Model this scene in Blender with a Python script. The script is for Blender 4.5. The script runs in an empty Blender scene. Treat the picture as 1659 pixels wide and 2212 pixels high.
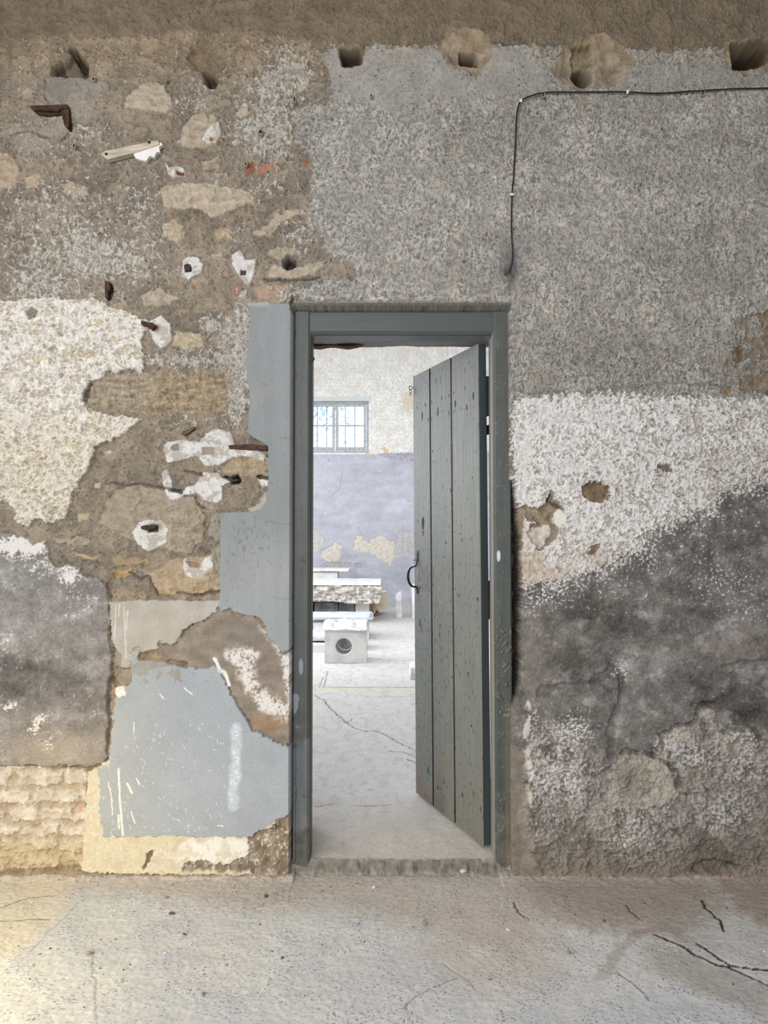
import bpy, bmesh, math, random
import numpy as np
from mathutils import Vector, Matrix
random.seed(7)
RNG = np.random.RandomState(11)
D = bpy.data; SC = bpy.context.scene; COL = SC.collection

# ------------------------------------------------------------------ camera
F, CX, CY = 1661.0, 829.5, 1106.0
CAMY, CAMZ = -3.03, 1.32
TH = math.atan(56.0 / F)
cam = D.cameras.new('camera'); cam.sensor_fit = 'VERTICAL'; cam.sensor_height = 24.0
cam.lens = 24.0 * F / 2212.0; cam.clip_start = 0.05; cam.clip_end = 200
camo = D.objects.new('camera', cam); COL.objects.link(camo)
camo.location = (0, CAMY, CAMZ); camo.rotation_euler = (math.pi / 2 + TH, 0, 0)
SC.camera = camo

# ------------------------------------------------------------------ world, lamps, exposure
SC.view_settings.view_transform = 'Standard'; SC.view_settings.look = 'None'
SC.view_settings.gamma = 1; SC.view_settings.exposure = 0.0; SC.view_settings.use_curve_mapping = False
w = D.worlds.new('world'); SC.world = w; w.use_nodes = True
bg = w.node_tree.nodes['Background']; bg.inputs[0].default_value = (0.80, 0.90, 1.0, 1); bg.inputs[1].default_value = 2.6

def area(name, loc, target, sx, sy, power, color, spread=180):
    l = D.lights.new(name, 'AREA'); l.shape = 'RECTANGLE'; l.size = sx; l.size_y = sy; l.energy = power; l.color = color
    l.spread = math.radians(spread)
    o = D.objects.new(name, l); COL.objects.link(o); o.location = loc
    o.rotation_euler = (Vector(target) - Vector(loc)).to_track_quat('-Z', 'Y').to_euler()
    return o
# daylight of the windows behind the photographer
area('window_light_front_room', (-1.1, -4.6, 2.25), (0.2, 0, 0.9), 2.8, 1.7, 208, (0.97, 0.98, 1.0))
# raking daylight from the tall left window
area('window_light_left', (-2.45, -1.7, 2.2), (0.5, 0.3, 0.7), 1.4, 1.6, 22, (0.96, 0.98, 1.0))
# added warm lamp, as bounce from an unseen sunlit floor patch at left
area('warm_bounce_lamp_left', (-1.85, -1.25, 0.5), (-0.95, -0.62, -0.05), 0.5, 0.5, 9.5, (1.0, 0.84, 0.46), 120)
# the bright hall behind: roof lights and windows on its left
area('hall_roof_light', (-0.4, 5.6, 5.1), (-0.2, 5.6, 0), 4.5, 9.0, 215, (0.95, 0.975, 1.0))
area('hall_window_light', (-3.7, 6.3, 2.2), (0.2, 7.0, 0.5), 7.0, 2.0, 250, (0.94, 0.97, 1.0))
# added fill lamp that brightens the upright faces in the hall
area('hall_front_fill_light', (-0.6, 2.6, 4.7), (-0.2, 10.5, 1.2), 6.0, 1.2, 130, (0.94, 0.97, 1.0), 110)

# ------------------------------------------------------------------ coordinates
def P(px, py, Y):
    a = (px - CX) / F; b = (CY - py) / F
    dy = math.cos(TH) - b * math.sin(TH); dz = math.sin(TH) + b * math.cos(TH)
    t = (Y - CAMY) / dy
    return Vector((a * t, Y, CAMZ + dz * t))
def G(px, py, Z=0.0):
    a = (px - CX) / F; b = (CY - py) / F
    dy = math.cos(TH) - b * math.sin(TH); dz = math.sin(TH) + b * math.cos(TH)
    t = (Z - CAMZ) / dz
    return Vector((a * t, CAMY + dy * t, Z))
K = F / 3.03          # wall units: 1 unit = 1/K metre
def W(px, py, Y=0.0):  # wall units of a traced outline point
    p = P(px, py, Y); return (p.x * K + CX, 1162 - (p.z - CAMZ) * K)

# ------------------------------------------------------------------ numpy noise
TB = [(RNG.rand(256, 256) * 2 * math.pi).astype(np.float32) for _ in range(4)]
TG = [(np.cos(t), np.sin(t)) for t in TB]
def perlin(x, y, seed=0):
    gx, gy = TG[seed % 4]; o = seed * 37
    x = x + np.float32(o * 1.37); y = y + np.float32(o * 2.11)
    xf = np.floor(x); yf = np.floor(y); fx = x - xf; fy = y - yf
    xi = xf.astype(np.int32) & 255; yi = yf.astype(np.int32) & 255
    x1 = (xi + 1) & 255; y1 = (yi + 1) & 255
    u = fx * fx * fx * (fx * (fx * 6 - 15) + 10); v = fy * fy * fy * (fy * (fy * 6 - 15) + 10)
    a = gx[xi, yi] * fx + gy[xi, yi] * fy
    b = gx[x1, yi] * (fx - 1) + gy[x1, yi] * fy
    c = gx[xi, y1] * fx + gy[xi, y1] * (fy - 1)
    d = gx[x1, y1] * (fx - 1) + gy[x1, y1] * (fy - 1)
    return ((a + (b - a) * u) * (1 - v) + (c + (d - c) * u) * v) * 1.5
def fbm(U, V, cx, cy=None, octv=4, seed=0, gain=0.5):
    cy = cy or cx; s = 0; amp = 1; tot = 0
    x = U / cx; y = V / cy
    for i in range(octv):
        s = s + perlin(x, y, seed + i) * amp; tot += amp; amp *= gain; x = x * 2.03; y = y * 2.03
    return s / tot * 1.35
def worley(U, V, cell, seed=3):
    x = U / cell; y = V / cell; xf = np.floor(x); yf = np.floor(y)
    r1 = TB[seed % 4] / 6.2832; r2 = TB[(seed + 1) % 4] / 6.2832
    f1 = np.full(x.shape, 9, np.float32); f2 = f1.copy(); idv = np.zeros(x.shape, np.float32)
    for i in (-1, 0, 1):
        for j in (-1, 0, 1):
            ci = (xf + i).astype(np.int32) & 255; cj = (yf + j).astype(np.int32) & 255
            dx = xf + i + r1[ci, cj] - x; dy = yf + j + r2[ci, cj] - y
            d = np.sqrt(dx * dx + dy * dy); m = d < f1
            f2 = np.where(m, f1, np.minimum(f2, d)); idv = np.where(m, r1[cj, ci], idv); f1 = np.where(m, d, f1)
    return f1, f2, idv
def sm(x, a, b):
    t = np.clip((x - a) / (b - a), 0, 1); return t * t * (3 - 2 * t)
def pts(s):
    q = [float(v) for v in s.replace(',', ' ').split()]; return list(zip(q[::2], q[1::2]))
def sdf(U, V, poly, pad=40, closed=True):
    """signed distance, inside positive; outside the padded box a large negative number"""
    P_ = np.array(poly, np.float32); out = np.full(U.shape, -999, np.float32)
    m = (U > P_[:, 0].min() - pad) & (U < P_[:, 0].max() + pad) & (V > P_[:, 1].min() - pad) & (V < P_[:, 1].max() + pad)
    u = U[m]; v = V[m]
    if u.size == 0: return out
    d = np.full(u.shape, 1e9, np.float32); ins = np.zeros(u.shape, bool); n = len(P_)
    for i in range(n if closed else n - 1):
        ax, ay = P_[i]; bx, by = P_[(i + 1) % n]
        ex, ey = bx - ax, by - ay; L = ex * ex + ey * ey + 1e-6
        t = np.clip(((u - ax) * ex + (v - ay) * ey) / L, 0, 1)
        dd = (u - ax - t * ex) ** 2 + (v - ay - t * ey) ** 2; d = np.minimum(d, dd)
        if closed:
            c = ((ay > v) != (by > v)) & (u < (bx - ax) * (v - ay) / ((by - ay) if abs(by - ay) > 1e-6 else 1e-6) + ax)
            ins ^= c
    d = np.sqrt(d); out[m] = np.where(ins, d, -d) if closed else -d
    return out
def lin(c):
    c = np.clip(np.asarray(c, np.float32) / 255.0, 0, 1)
    return np.where(c <= 0.04045, c / 12.92, ((c + 0.055) / 1.055) ** 2.4)

def rim(m, g=-.05, dk=.45, dp=6, c=(78, 68, 58)):
    k = np.clip(m * (1 - m) * 4, 0, 1) * sm(nE + nS * .4, g, g + .2); f.paint(k * dk, c); f.h -= k * dp  # sunk plaster edge, its crack shadow put into the dark colour
class Field:
    """a surface described by pigment and relief over a grid"""
    def __init__(s, U, V, base):
        s.U = U; s.V = V; s.c = np.zeros(U.shape + (3,), np.float32) + np.array(base, np.float32); s.h = np.zeros(U.shape, np.float32)
    def paint(s, m, col):
        m = m[..., None]; col = np.asarray(col, np.float32); s.c += (col - s.c) * m
    def tint(s, v, k=1.0): s.c *= (1 + (v * k)[..., None])

def grid_mesh(name, X, Yc, Z, colr, keep, mat, smooth=True, parent=None):
    """X,Yc,Z arrays of shape (nr,nc) -> one mesh"""
    nr, nc = X.shape
    co = np.stack([X, Yc, Z], -1).reshape(-1, 3).astype(np.float32)
    idx = np.arange(nr * nc).reshape(nr, nc)
    q = np.stack([idx[:-1, :-1], idx[:-1, 1:], idx[1:, 1:], idx[1:, :-1]], -1)
    if keep is not None: q = q[keep]
    q = q.reshape(-1, 4)
    used = np.zeros(nr * nc, bool); used[q.ravel()] = True
    remap = np.cumsum(used) - 1; q = remap[q]; co = co[used]; cl = colr.reshape(-1, 3)[used]
    me = D.meshes.new(name); me.vertices.add(len(co)); me.vertices.foreach_set('co', co.ravel())
    me.loops.add(q.size); me.loops.foreach_set('vertex_index', q.ravel().astype(np.int32))
    me.polygons.add(len(q)); me.polygons.foreach_set('loop_start', np.arange(0, q.size, 4, dtype=np.int32))
    me.polygons.foreach_set('loop_total', np.full(len(q), 4, np.int32))
    me.polygons.foreach_set('use_smooth', np.full(len(q), smooth, bool))
    me.update(calc_edges=True)
    a = me.color_attributes.new('pigment', 'FLOAT_COLOR', 'POINT')
    a.data.foreach_set('color', np.concatenate([lin(cl), np.ones((len(cl), 1), np.float32)], 1).astype(np.float32).ravel())
    me.materials.append(mat)
    o = D.objects.new(name, me); COL.objects.link(o)
    if parent: o.parent = parent
    return o

# ------------------------------------------------------------------ materials
def mat_base(name):
    m = D.materials.new(name); m.use_nodes = True; nt = m.node_tree
    return m, nt, nt.nodes['Principled BSDF']
def N(nt, t, **kw):
    n = nt.nodes.new(t)
    for k, v in kw.items(): setattr(n, k, v)
    return n
def relief_mat(name, rough=0.92, fine=420, amt=0.16, bump=0.35, dist=0.0015, spec=0.2):
    """pigment attribute varied by fine grain and given micro relief"""
    m, nt, b = mat_base(name); L = nt.links.new
    at = N(nt, 'ShaderNodeAttribute'); at.attribute_name = 'pigment'
    tc = N(nt, 'ShaderNodeTexCoord')
    n1 = N(nt, 'ShaderNodeTexNoise'); n1.inputs['Scale'].default_value = fine; n1.inputs['Detail'].default_value = 3; n1.inputs['Roughness'].default_value = 0.65
    L(tc.outputs['Object'], n1.inputs['Vector'])
    mr = N(nt, 'ShaderNodeMapRange'); mr.inputs[1].default_value = 0.25; mr.inputs[2].default_value = 0.75
    mr.inputs[3].default_value = 1 - amt; mr.inputs[4].default_value = 1 + amt
    L(n1.outputs['Fac'], mr.inputs[0])
    mx = N(nt, 'ShaderNodeVectorMath', operation='SCALE'); L(at.outputs['Color'], mx.inputs[0]); L(mr.outputs[0], mx.inputs['Scale'])
    L(mx.outputs[0], b.inputs['Base Color'])
    n2 = N(nt, 'ShaderNodeTexNoise'); n2.inputs['Scale'].default_value = fine * 0.55; n2.inputs['Detail'].default_value = 5; n2.inputs['Roughness'].default_value = 0.7
    L(tc.outputs['Object'], n2.inputs['Vector'])
    bp = N(nt, 'ShaderNodeBump'); bp.inputs['Strength'].default_value = bump; bp.inputs['Distance'].default_value = dist
    L(n2.outputs['Fac'], bp.inputs['Height']); L(bp.outputs[0], b.inputs['Normal'])
    b.inputs['Roughness'].default_value = rough; b.inputs['Specular IOR Level'].default_value = spec
    return m
def noise_mat(name, c1, c2, scale=20, rough=0.85, c3=None, bump=0.3, dist=0.002, stretch=(1, 1, 1), metal=0, spec=0.3):
    m, nt, b = mat_base(name); L = nt.links.new
    tc = N(nt, 'ShaderNodeTexCoord'); mp = N(nt, 'ShaderNodeMapping'); mp.inputs['Scale'].default_value = stretch
    L(tc.outputs['Object'], mp.inputs[0])
    n1 = N(nt, 'ShaderNodeTexNoise'); n1.inputs['Scale'].default_value = scale; n1.inputs['Detail'].default_value = 6; n1.inputs['Roughness'].default_value = 0.62
    L(mp.outputs[0], n1.inputs['Vector'])
    cr = N(nt, 'ShaderNodeValToRGB'); e = cr.color_ramp.elements
    l = lambda c: tuple(float(v) for v in lin(c)) + (1,)
    e[0].position = 0.35; e[0].color = l(c1); e[1].position = 0.65; e[1].color = l(c2)
    if c3: k = e.new(0.5); k.color = l(c3)
    L(n1.outputs['Fac'], cr.inputs[0]); L(cr.outputs[0], b.inputs['Base Color'])
    bp = N(nt, 'ShaderNodeBump'); bp.inputs['Strength'].default_value = bump; bp.inputs['Distance'].default_value = dist
    n2 = N(nt, 'ShaderNodeTexNoise'); n2.inputs['Scale'].default_value = scale * 4; n2.inputs['Detail'].default_value = 5
    L(mp.outputs[0], n2.inputs['Vector']); L(n2.outputs['Fac'], bp.inputs['Height']); L(bp.outputs[0], b.inputs['Normal'])
    b.inputs['Roughness'].default_value = rough; b.inputs['Metallic'].default_value = metal; b.inputs['Specular IOR Level'].default_value = spec
    return m
M = {}
M['plaster'] = relief_mat('weathered_plaster', amt=0.22, fine=330, bump=0.8, dist=0.002)
M['floor'] = relief_mat('dusty_concrete', amt=0.13, fine=300, bump=0.35, rough=0.85)
M['paintwood'] = relief_mat('worn_grey_paint', amt=0.05, fine=260, bump=0.25, rough=0.5, dist=0.0006, spec=0.4)
M['hallplaster'] = relief_mat('hall_plaster', amt=0.06, fine=60, bump=0.4, dist=0.004)
M['room'] = noise_mat('room_plaster', (152, 150, 147), (172, 170, 168), 4)
M['hallside'] = noise_mat('hall_side_plaster', (208, 208, 208), (224, 224, 224), 3)
M['marble'] = noise_mat('white_marble', (196, 196, 200), (236, 236, 238), 6, rough=0.55, c3=(224, 223, 224), dist=0.001)
M['marblewarm'] = noise_mat('dusty_marble', (198, 194, 190), (226, 224, 221), 5, rough=0.7, c3=(214, 211, 208), dist=0.002)
M['rock'] = noise_mat('quarry_faced_marble', (138, 138, 138), (208, 204, 198), 20, rough=0.9, c3=(184, 177, 167), dist=0.01, bump=0.7)
M['bluemarble'] = noise_mat('bluish_marble', (170, 176, 184), (204, 209, 216), 5, rough=0.6, c3=(190, 196, 204), dist=0.001)
M['capstone'] = noise_mat('rock_faced_marble', (176, 172, 168), (240, 240, 240), 22, rough=0.8, c3=(220, 218, 216), dist=0.006, bump=.6)
M['slate'] = noise_mat('dark_stone', (72, 76, 82), (128, 130, 132), 5, rough=0.8, c3=(96, 98, 100))
M['gold'] = noise_mat('yellow_limestone', (226, 204, 164), (242, 232, 208), 14, rough=0.85, c3=(236, 220, 186), dist=0.006)
M['timber'] = noise_mat('raw_timber', (150, 104, 66), (196, 156, 110), 12, rough=0.8, stretch=(1, 1, 0.2))
M['oldwood'] = noise_mat('old_wood', (68, 48, 34), (112, 84, 60), 30, rough=0.9, stretch=(0.15, 1, 1), dist=0.002)
M['iron'] = noise_mat('rusted_iron', (38, 28, 24), (84, 58, 44), 60, rough=0.75, metal=0.2, dist=0.001)
M['darkiron'] = noise_mat('dark_iron', (34, 26, 26), (58, 44, 42), 60, rough=0.45, metal=0.5, dist=0.0005)
M['steel'] = noise_mat('dull_steel', (120, 122, 122), (170, 170, 168), 60, rough=0.4, metal=0.7, dist=0.0004)
M['cable'] = noise_mat('black_cable', (24, 22, 26), (44, 40, 44), 60, rough=0.45, dist=0.0002)
M['whiteplastic'] = noise_mat('white_plastic', (214, 214, 208), (232, 232, 228), 40, rough=0.5, dist=0.0002)
M['greyplastic'] = noise_mat('dirty_clear_plastic', (128, 124, 112), (160, 156, 142), 60, rough=0.5, dist=0.0004)
M['winpaint'] = noise_mat('window_paint', (150, 154, 158), (186, 188, 190), 20, rough=0.6, c3=(170, 173, 176))
M['bar'] = noise_mat('bar_paint', (120, 140, 176), (140, 158, 190), 20, rough=0.5)
M['bleached'] = noise_mat('bleached_wood', (150, 138, 124), (196, 186, 172), 40, rough=0.9, c3=(176, 166, 150), stretch=(0.15, 1, 1))
M['pebble'] = noise_mat('pebble', (118, 104, 92), (176, 164, 150), 30, rough=0.9)
M['pebbledark'] = noise_mat('dark_pebble', (70, 66, 68), (110, 104, 102), 30, rough=0.8)
M['pebblelight'] = noise_mat('pale_pebble', (196, 190, 180), (224, 220, 212), 30, rough=0.9)
M['leaf'] = noise_mat('pale_leaves', (178, 198, 222), (206, 220, 238), 3, rough=0.8)
M['bark'] = noise_mat('bark', (84, 70, 58), (120, 104, 88), 10, rough=0.9)
m, nt, b = mat_base('window_glass'); b.inputs['Base Color'].default_value = (0.95, 0.98, 1, 1); b.inputs['Roughness'].default_value = 0.0
b.inputs['Transmission Weight'].default_value = 1.0; b.inputs['IOR'].default_value = 1.02; M['glass'] = m

# ------------------------------------------------------------------ object helpers
def tag(o, label=None, cat=None, group=None, kind=None):
    if label: o['label'] = label
    if cat: o['category'] = cat
    if group: o['group'] = group
    if kind: o['kind'] = kind
    return o
def empty(name, loc, rz=0):
    o = D.objects.new(name, None); COL.objects.link(o); o.location = loc; o.rotation_euler = (0, 0, rz); o.empty_display_size = 0.05; return o
def mesh(name, bm, mat, parent=None, smooth=False, loc=None):
    me = D.meshes.new(name); bm.normal_update(); bm.to_mesh(me); bm.free()
    if smooth:
        for p in me.polygons: p.use_smooth = True
    me.materials.append(mat); o = D.objects.new(name, me); COL.objects.link(o)
    if loc: o.location = loc
    if parent: o.parent = parent
    return o
def abox(bm, x0, x1, y0, y1, z0, z1, bev=0.0):
    r = bmesh.ops.create_cube(bm, size=1); vs = r['verts']
    bmesh.ops.scale(bm, vec=(x1 - x0, y1 - y0, z1 - z0), verts=vs)
    bmesh.ops.translate(bm, vec=((x0 + x1) / 2, (y0 + y1) / 2, (z0 + z1) / 2), verts=vs)
    if bev:
        es = {e for v in vs for e in v.link_edges}
        bmesh.ops.bevel(bm, geom=list(es), offset=bev, segments=2, affect='EDGES')
    return bm
def tube(bm, path, r, seg=10):
    path = [Vector(p) for p in path]; rings = []
    rs = r if isinstance(r, (list, tuple)) else [r] * len(path)
    up0 = Vector((0.13, 0.27, 0.95)).normalized()
    for i, p in enumerate(path):
        t = (path[min(i + 1, len(path) - 1)] - path[max(i - 1, 0)]).normalized()
        a = t.cross(up0)
        if a.length < 0.05: a = t.cross(Vector((1, 0, 0)))
        a.normalize(); b_ = t.cross(a)
        rings.append([bm.verts.new(p + (a * math.cos(k * 2 * math.pi / seg) + b_ * math.sin(k * 2 * math.pi / seg)) * rs[i]) for k in range(seg)])
    for i in range(len(rings) - 1):
        for k in range(seg):
            bm.faces.new((rings[i][k], rings[i][(k + 1) % seg], rings[i + 1][(k + 1) % seg], rings[i + 1][k]))
    bm.faces.new(rings[0][::-1]); bm.faces.new(rings[-1]); return bm
def smooth_path(p, n=6):
    p = [Vector(q) for q in p]; out = []
    for i in range(len(p) - 1):
        a, b_, c, d = p[max(i - 1, 0)], p[i], p[i + 1], p[min(i + 2, len(p) - 1)]
        for k in range(n):
            t = k / n
            out.append(0.5 * ((2 * b_) + (c - a) * t + (2 * a - 5 * b_ + 4 * c - d) * t * t + (3 * b_ - a - 3 * c + d) * t ** 3))
    out.append(p[-1]); return out
def prism(bm, outline, y0, y1):
    """outline of (x,z) extruded in y"""
    f = [bm.verts.new((x, y0, z)) for x, z in outline]; g = [bm.verts.new((x, y1, z)) for x, z in outline]
    n = len(f); bm.faces.new(f); bm.faces.new(g[::-1])
    for i in range(n): bm.faces.new((f[i], g[i], g[(i + 1) % n], f[(i + 1) % n]))
    bmesh.ops.recalc_face_normals(bm, faces=bm.faces); return bm
def rough_box(x0, x1, y0, y1, z0, z1, cuts=8, amp=0.01, sides='', seed=0, chip=0.0, cell=0.12):
    """a hewn block: subdivided box whose faces are displaced by noise; amp may be per face dict"""
    bm = bmesh.new(); abox(bm, x0, x1, y0, y1, z0, z1)
    bmesh.ops.subdivide_edges(bm, edges=bm.edges, cuts=cuts, use_grid_fill=True)
    co = np.array([v.co[:] for v in bm.verts], np.float32)
    s = seed * 7.3
    n = [fbm(co[:, a] * 1.0 + co[:, c_] * 0.73 + s, co[:, b_] + co[:, c_] * 0.41 + s, cell, octv=4, seed=seed + k) for k, (a, b_, c_) in enumerate(((1, 2, 0), (0, 2, 1), (0, 1, 2)))]
    for i, v in enumerate(bm.verts):
        x, y, z = v.co
        nd = [abs(x - x0) < 1e-5, abs(x - x1) < 1e-5, abs(y - y0) < 1e-5, abs(y - y1) < 1e-5, abs(z - z0) < 1e-5, abs(z - z1) < 1e-5]
        am = lambda k: amp[k] if isinstance(amp, dict) and k in amp else (amp if not isinstance(amp, dict) else amp.get('*', 0.002))
        if nd[0] or nd[1]: v.co.x += float(n[0][i]) * am('x0' if nd[0] else 'x1')
        if nd[2] or nd[3]: v.co.y += float(n[1][i]) * am('y0' if nd[2] else 'y1')
        if nd[5]: v.co.z += float(n[2][i]) * am('z1')
        if sum(nd) >= 2 and chip:
            c = Vector(((x0 + x1) / 2, (y0 + y1) / 2, (z0 + z1) / 2)); d_ = (c - v.co); k = chip * (0.3 + abs(float(n[1][i])) * 2) / max(d_.length, 1e-3)
            v.co += Vector((d_.x, d_.y, d_.z if not nd[4] else 0)) * min(k, 0.3)
    return bm

def slab(name, b_, mat, label, cat='wall'):
    bm = bmesh.new(); abox(bm, *b_); tag(mesh(name, bm, mat), label, cat, kind='structure')

# ================================================================== WALL IN FRONT
def axis(a0, a1, f0, f1, fine, coarse):
    L = [np.arange(a0, f0, coarse), np.arange(f0, f1, fine), np.arange(f1, a1 + coarse * 0.5, coarse)]
    return np.concatenate(L).astype(np.float32)
FINE = 0.0032
xs = axis(-2.7, 2.7, -1.85, 2.0, FINE, 0.03)
zs = axis(-0.06, 4.0, -0.06, 3.56, FINE, 0.03)
X, Z = np.meshgrid(xs, zs); U = X * K + CX; V = 1162 - (Z - CAMZ) * K
wp = lambda s: [W(a, b) for a, b in pts(s)]

nE = fbm(U, V, 26, octv=5, seed=1, gain=0.62)        # ragged edges
nE2 = fbm(U, V, 9, octv=3, seed=9, gain=0.6)
nB = fbm(U, V, 190, octv=4, seed=5); nM = fbm(U, V, 46, octv=4, seed=13); nS = fbm(U, V, 14, octv=3, seed=21)
nG = fbm(U, V, 4.2, octv=2, seed=31)
wa = fbm(U, V, 30, octv=2, seed=41) * 9; wb = fbm(U, V, 30, octv=2, seed=47) * 9
r1 = 1 - np.abs(fbm(U + wa, V + wb, 9.5, 14, octv=2, seed=51)) * 2.6
r2 = 1 - np.abs(fbm(U + wb, V - wa, 5.0, 7.0, octv=2, seed=57)) * 2.4
n3 = fbm(U, V, 3.4, octv=2, seed=58); n6 = fbm(U + wa, V + wb, 11, 15, octv=4, seed=56, gain=.7)
worm = np.clip(r1 * 0.30 + r2 * 0.34 + n3 * 0.16 + n6 * 0.42 + 0.16, 0, 1); pock = sm(fbm(U, V, 5.5, 7, octv=2, seed=59) + 0.25 * fbm(U, V, 60, octv=2, seed=60), 0.66, 0.76)          # roughcast crests
r3 = 1 - np.abs(fbm(U + wb * 0.7, V - wa * 0.7, 15, 9, octv=3, seed=61)) * 2.6
wormh = np.clip(r3 * 0.45 + r2 * 0.22 + n6 * 0.42 + .16, 0, 1)

arc = sm(-np.abs(fbm(U + wa * 1.6, V + wb * 1.6, 24, 9.5, octv=2, seed=64)), -.15, -.03) * sm(fbm(U, V, 15, octv=2, seed=66) + nM * .4, -.08, .12)  # brown arcs that paint the shadow side of roughcast lumps
f = Field(U, V, (130, 116, 98))
def region(s, amp=6, soft=1.6, pad=40, n=None, amp2=2.0):
    return np.clip((sdf(U, V, wp(s), pad) + (nE if n is None else n) * amp * 1.35 + nE2 * amp2 * 1.5) / soft + 0.5, 0, 1)
def raw(s, pad=60): return sdf(U, V, wp(s), pad)
def blob(x, y, rx, ry):
    x, y = W(x, y); k = min(1.0, min(rx, ry) / 26.0); return np.exp(-((U + (nE * 20 + nM * 10) * k - x) / rx) ** 2 - ((V + (nS * 6 - nE * 16) * k - y) / ry) ** 2)
def line(s, width, wob=3, pad=20):
    return sm(sdf(U + wa * wob / 9, V + wb * wob / 9, wp(s), pad, closed=False), -width, -width * 0.35)

# --- rubble and earth mortar
f.tint(nB, 0.12); f.tint(nM, 0.14); f.tint(nS, 0.14); f.tint(nG, 0.10)
n7 = fbm(U, V, 7, octv=3, seed=77, gain=.7); f.tint(n7, .12); f.h += nM * 6 + nS * 5.5 + nG * 1.6 + nB * 5 + n7 * 2
w1, w2, wid = worley(U + wa * 2.2, V * 1.25 + wb * 2.2, 62, 1)
stone = sm(w2 - w1, 0.10, 0.42) * sm(fbm(U, V, 70, octv=2, seed=71), -0.02, 0.25)
f.paint(stone * 0.42, np.stack([162 + wid * 14, 142 + wid * 10, 114 + wid * 12], -1))
f.h += stone * 5
w1, w2, wid = worley(U + wa, V * 1.2 + wb, 21, 2)
ston2 = sm(w2 - w1, 0.12, 0.4) * sm(fbm(U, V, 45, octv=2, seed=75), 0.12, 0.35)
f.paint(ston2 * 0.4, (168, 150, 124)); f.h += ston2 * 3
pit = sm(nS + nE2 * 0.5, 0.42, 0.62); f.paint(pit * 0.5, (84, 70, 56)); f.h -= pit * 6
crv = sm(-np.abs(fbm(U, V, 46, 30, octv=4, seed=78, gain=.6)), -.022, -.004) * sm(fbm(U, V, 60, octv=2, seed=79), -.05, .2); f.paint(crv * .5, (80, 66, 52)); f.h -= crv * 6
ochre = sm(fbm(U, V, 60, octv=3, seed=81), 0.15, 0.5) * sm(V, 640, 900) * (U < 620)
f.paint(ochre * 0.4, (150, 128, 98))
# traced stones
ST = [("268 228 272 205 298 186 325 172 350 180 365 208 373 230 352 241 305 236", (178, 160, 134), 8),
 ("345 400 380 396 440 391 482 400 522 404 552 425 545 440 512 442 492 456 462 466 440 456 425 446 385 450 355 442 345 420", (178, 160, 134), 10),
 ("383 305 392 270 412 250 440 239 465 248 476 268 480 292 450 312 412 318", (172, 153, 128), 7),
 ("350 482 374 472 395 486 402 516 382 523 352 503", (180, 160, 130), 7),
 ("548 498 590 470 620 452 650 448 666 459 640 464 615 471 600 490 580 506 555 507", (176, 158, 134), 7),
 ("578 596 588 568 625 578 655 574 702 560 694 578 665 594 636 601", (176, 158, 132), 8),
 ("250 530 272 541 312 556 298 571 272 566", (186, 166, 138), 5),
 ("225 1092 245 1062 290 1046 340 1054 382 1068 425 1078 442 1120 438 1165 402 1198 330 1184 240 1152 214 1130", (156, 140, 116), 12),
 ("322 1240 378 1208 462 1198 474 1222 474 1274 432 1282 342 1286 330 1266", (170, 146, 112), 12),
 ("498 986 576 972 578 1024 520 1030 482 1020", (164, 142, 108), 9),
 ("374 712 430 716 437 746 402 756 376 742", (180, 162, 130), 5),
 ("0 325 30 340 42 370 30 402 -20 402 -20 325", (168, 146, 116), 6), ("50 384 84 370 76 400 56 403", (176, 152, 118), 4),
 ("130 396 150 388 186 400 191 418 160 426 136 410", (172, 152, 124), 5), ("458 486 500 489 498 511 468 516", (174, 152, 112), 4),
 ("436 346 470 334 474 358 438 366", (160, 142, 118), 4), ("640 172 665 168 664 190 645 197", (186, 166, 134), 4),
 ("512 232 535 234 534 248 512 246", (186, 168, 140), 3), ("165 1112 192 1108 190 1126 166 1126", (176, 154, 118), 4),
 ("108 1168 170 1160 205 1174 160 1178", (166, 146, 118), 5), ("160 1194 205 1206 204 1210 165 1203", (178, 152, 116), 5),
 ("225 1206 320 1206 326 1218 250 1222", (160, 134, 94), 6), ("242 1234 285 1228 282 1246 250 1248", (178, 140, 84), 6),
 ("440 55 470 0 560 -6 545 12 500 14 470 20", (166, 150, 122), 4), ("255 42 292 44 290 70 250 72", (158, 144, 120), 3),
 ("480 1160 520 1150 556 1140 520 1100 474 1108 474 1150", (160, 136, 98), 3),
 ("400 640 440 628 455 600 425 590 408 610", (148, 132, 112), 4), ("500 640 540 625 545 655 505 660", (148, 130, 108), 3),
 ("575 545 600 528 640 535 632 555 600 560", (164, 148, 122), 4), ("300 636 340 618 382 640 360 655 312 658", (170, 152, 126), 4),
 ("455 548 482 540 478 562 460 568", (166, 150, 126), 4), ("530 300 556 296 560 318 536 322", (140, 126, 108), 3)]
for s, c, hh in ST:
    d = raw(s) + nE * 7 + nE2 * 2.5; mk = np.clip(d / 2.2 + 0.5, 0, 1)
    v = fbm(U, V, 24, 14, octv=4, seed=83)
    f.paint(mk * 0.9, np.array(c, np.float32) + (v * 22 + nS * 14)[..., None]); f.h += mk * hh * (0.35 + 0.65 * sm(d, 0, 16)) + mk * v * 4
    gap = np.exp(-((d + 3) / 3.0) ** 2) * (d > -50); f.h -= gap * 3.5
# big yellowish block left of the painted strip
d = raw("190 832 214 815 250 804 300 806 380 800 482 806 506 830 502 860 486 884 440 892 380 888 300 890 250 882 194 876") + nE * 13 + nE2 * 4
mk = np.clip(d / 3 + 0.5, 0, 1); v = fbm(U, V, 22, 12, octv=4, seed=85)
f.paint(mk, np.array((150, 133, 108), np.float32) + (v * 30 + nS * 16 + n7 * 26)[..., None] + (sm(U, 290, 360) * 1.0)[..., None] * np.array((0, -4, -10), np.float32)); f.h += mk * (9 * sm(d, 0, 20) + v * 7)
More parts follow.
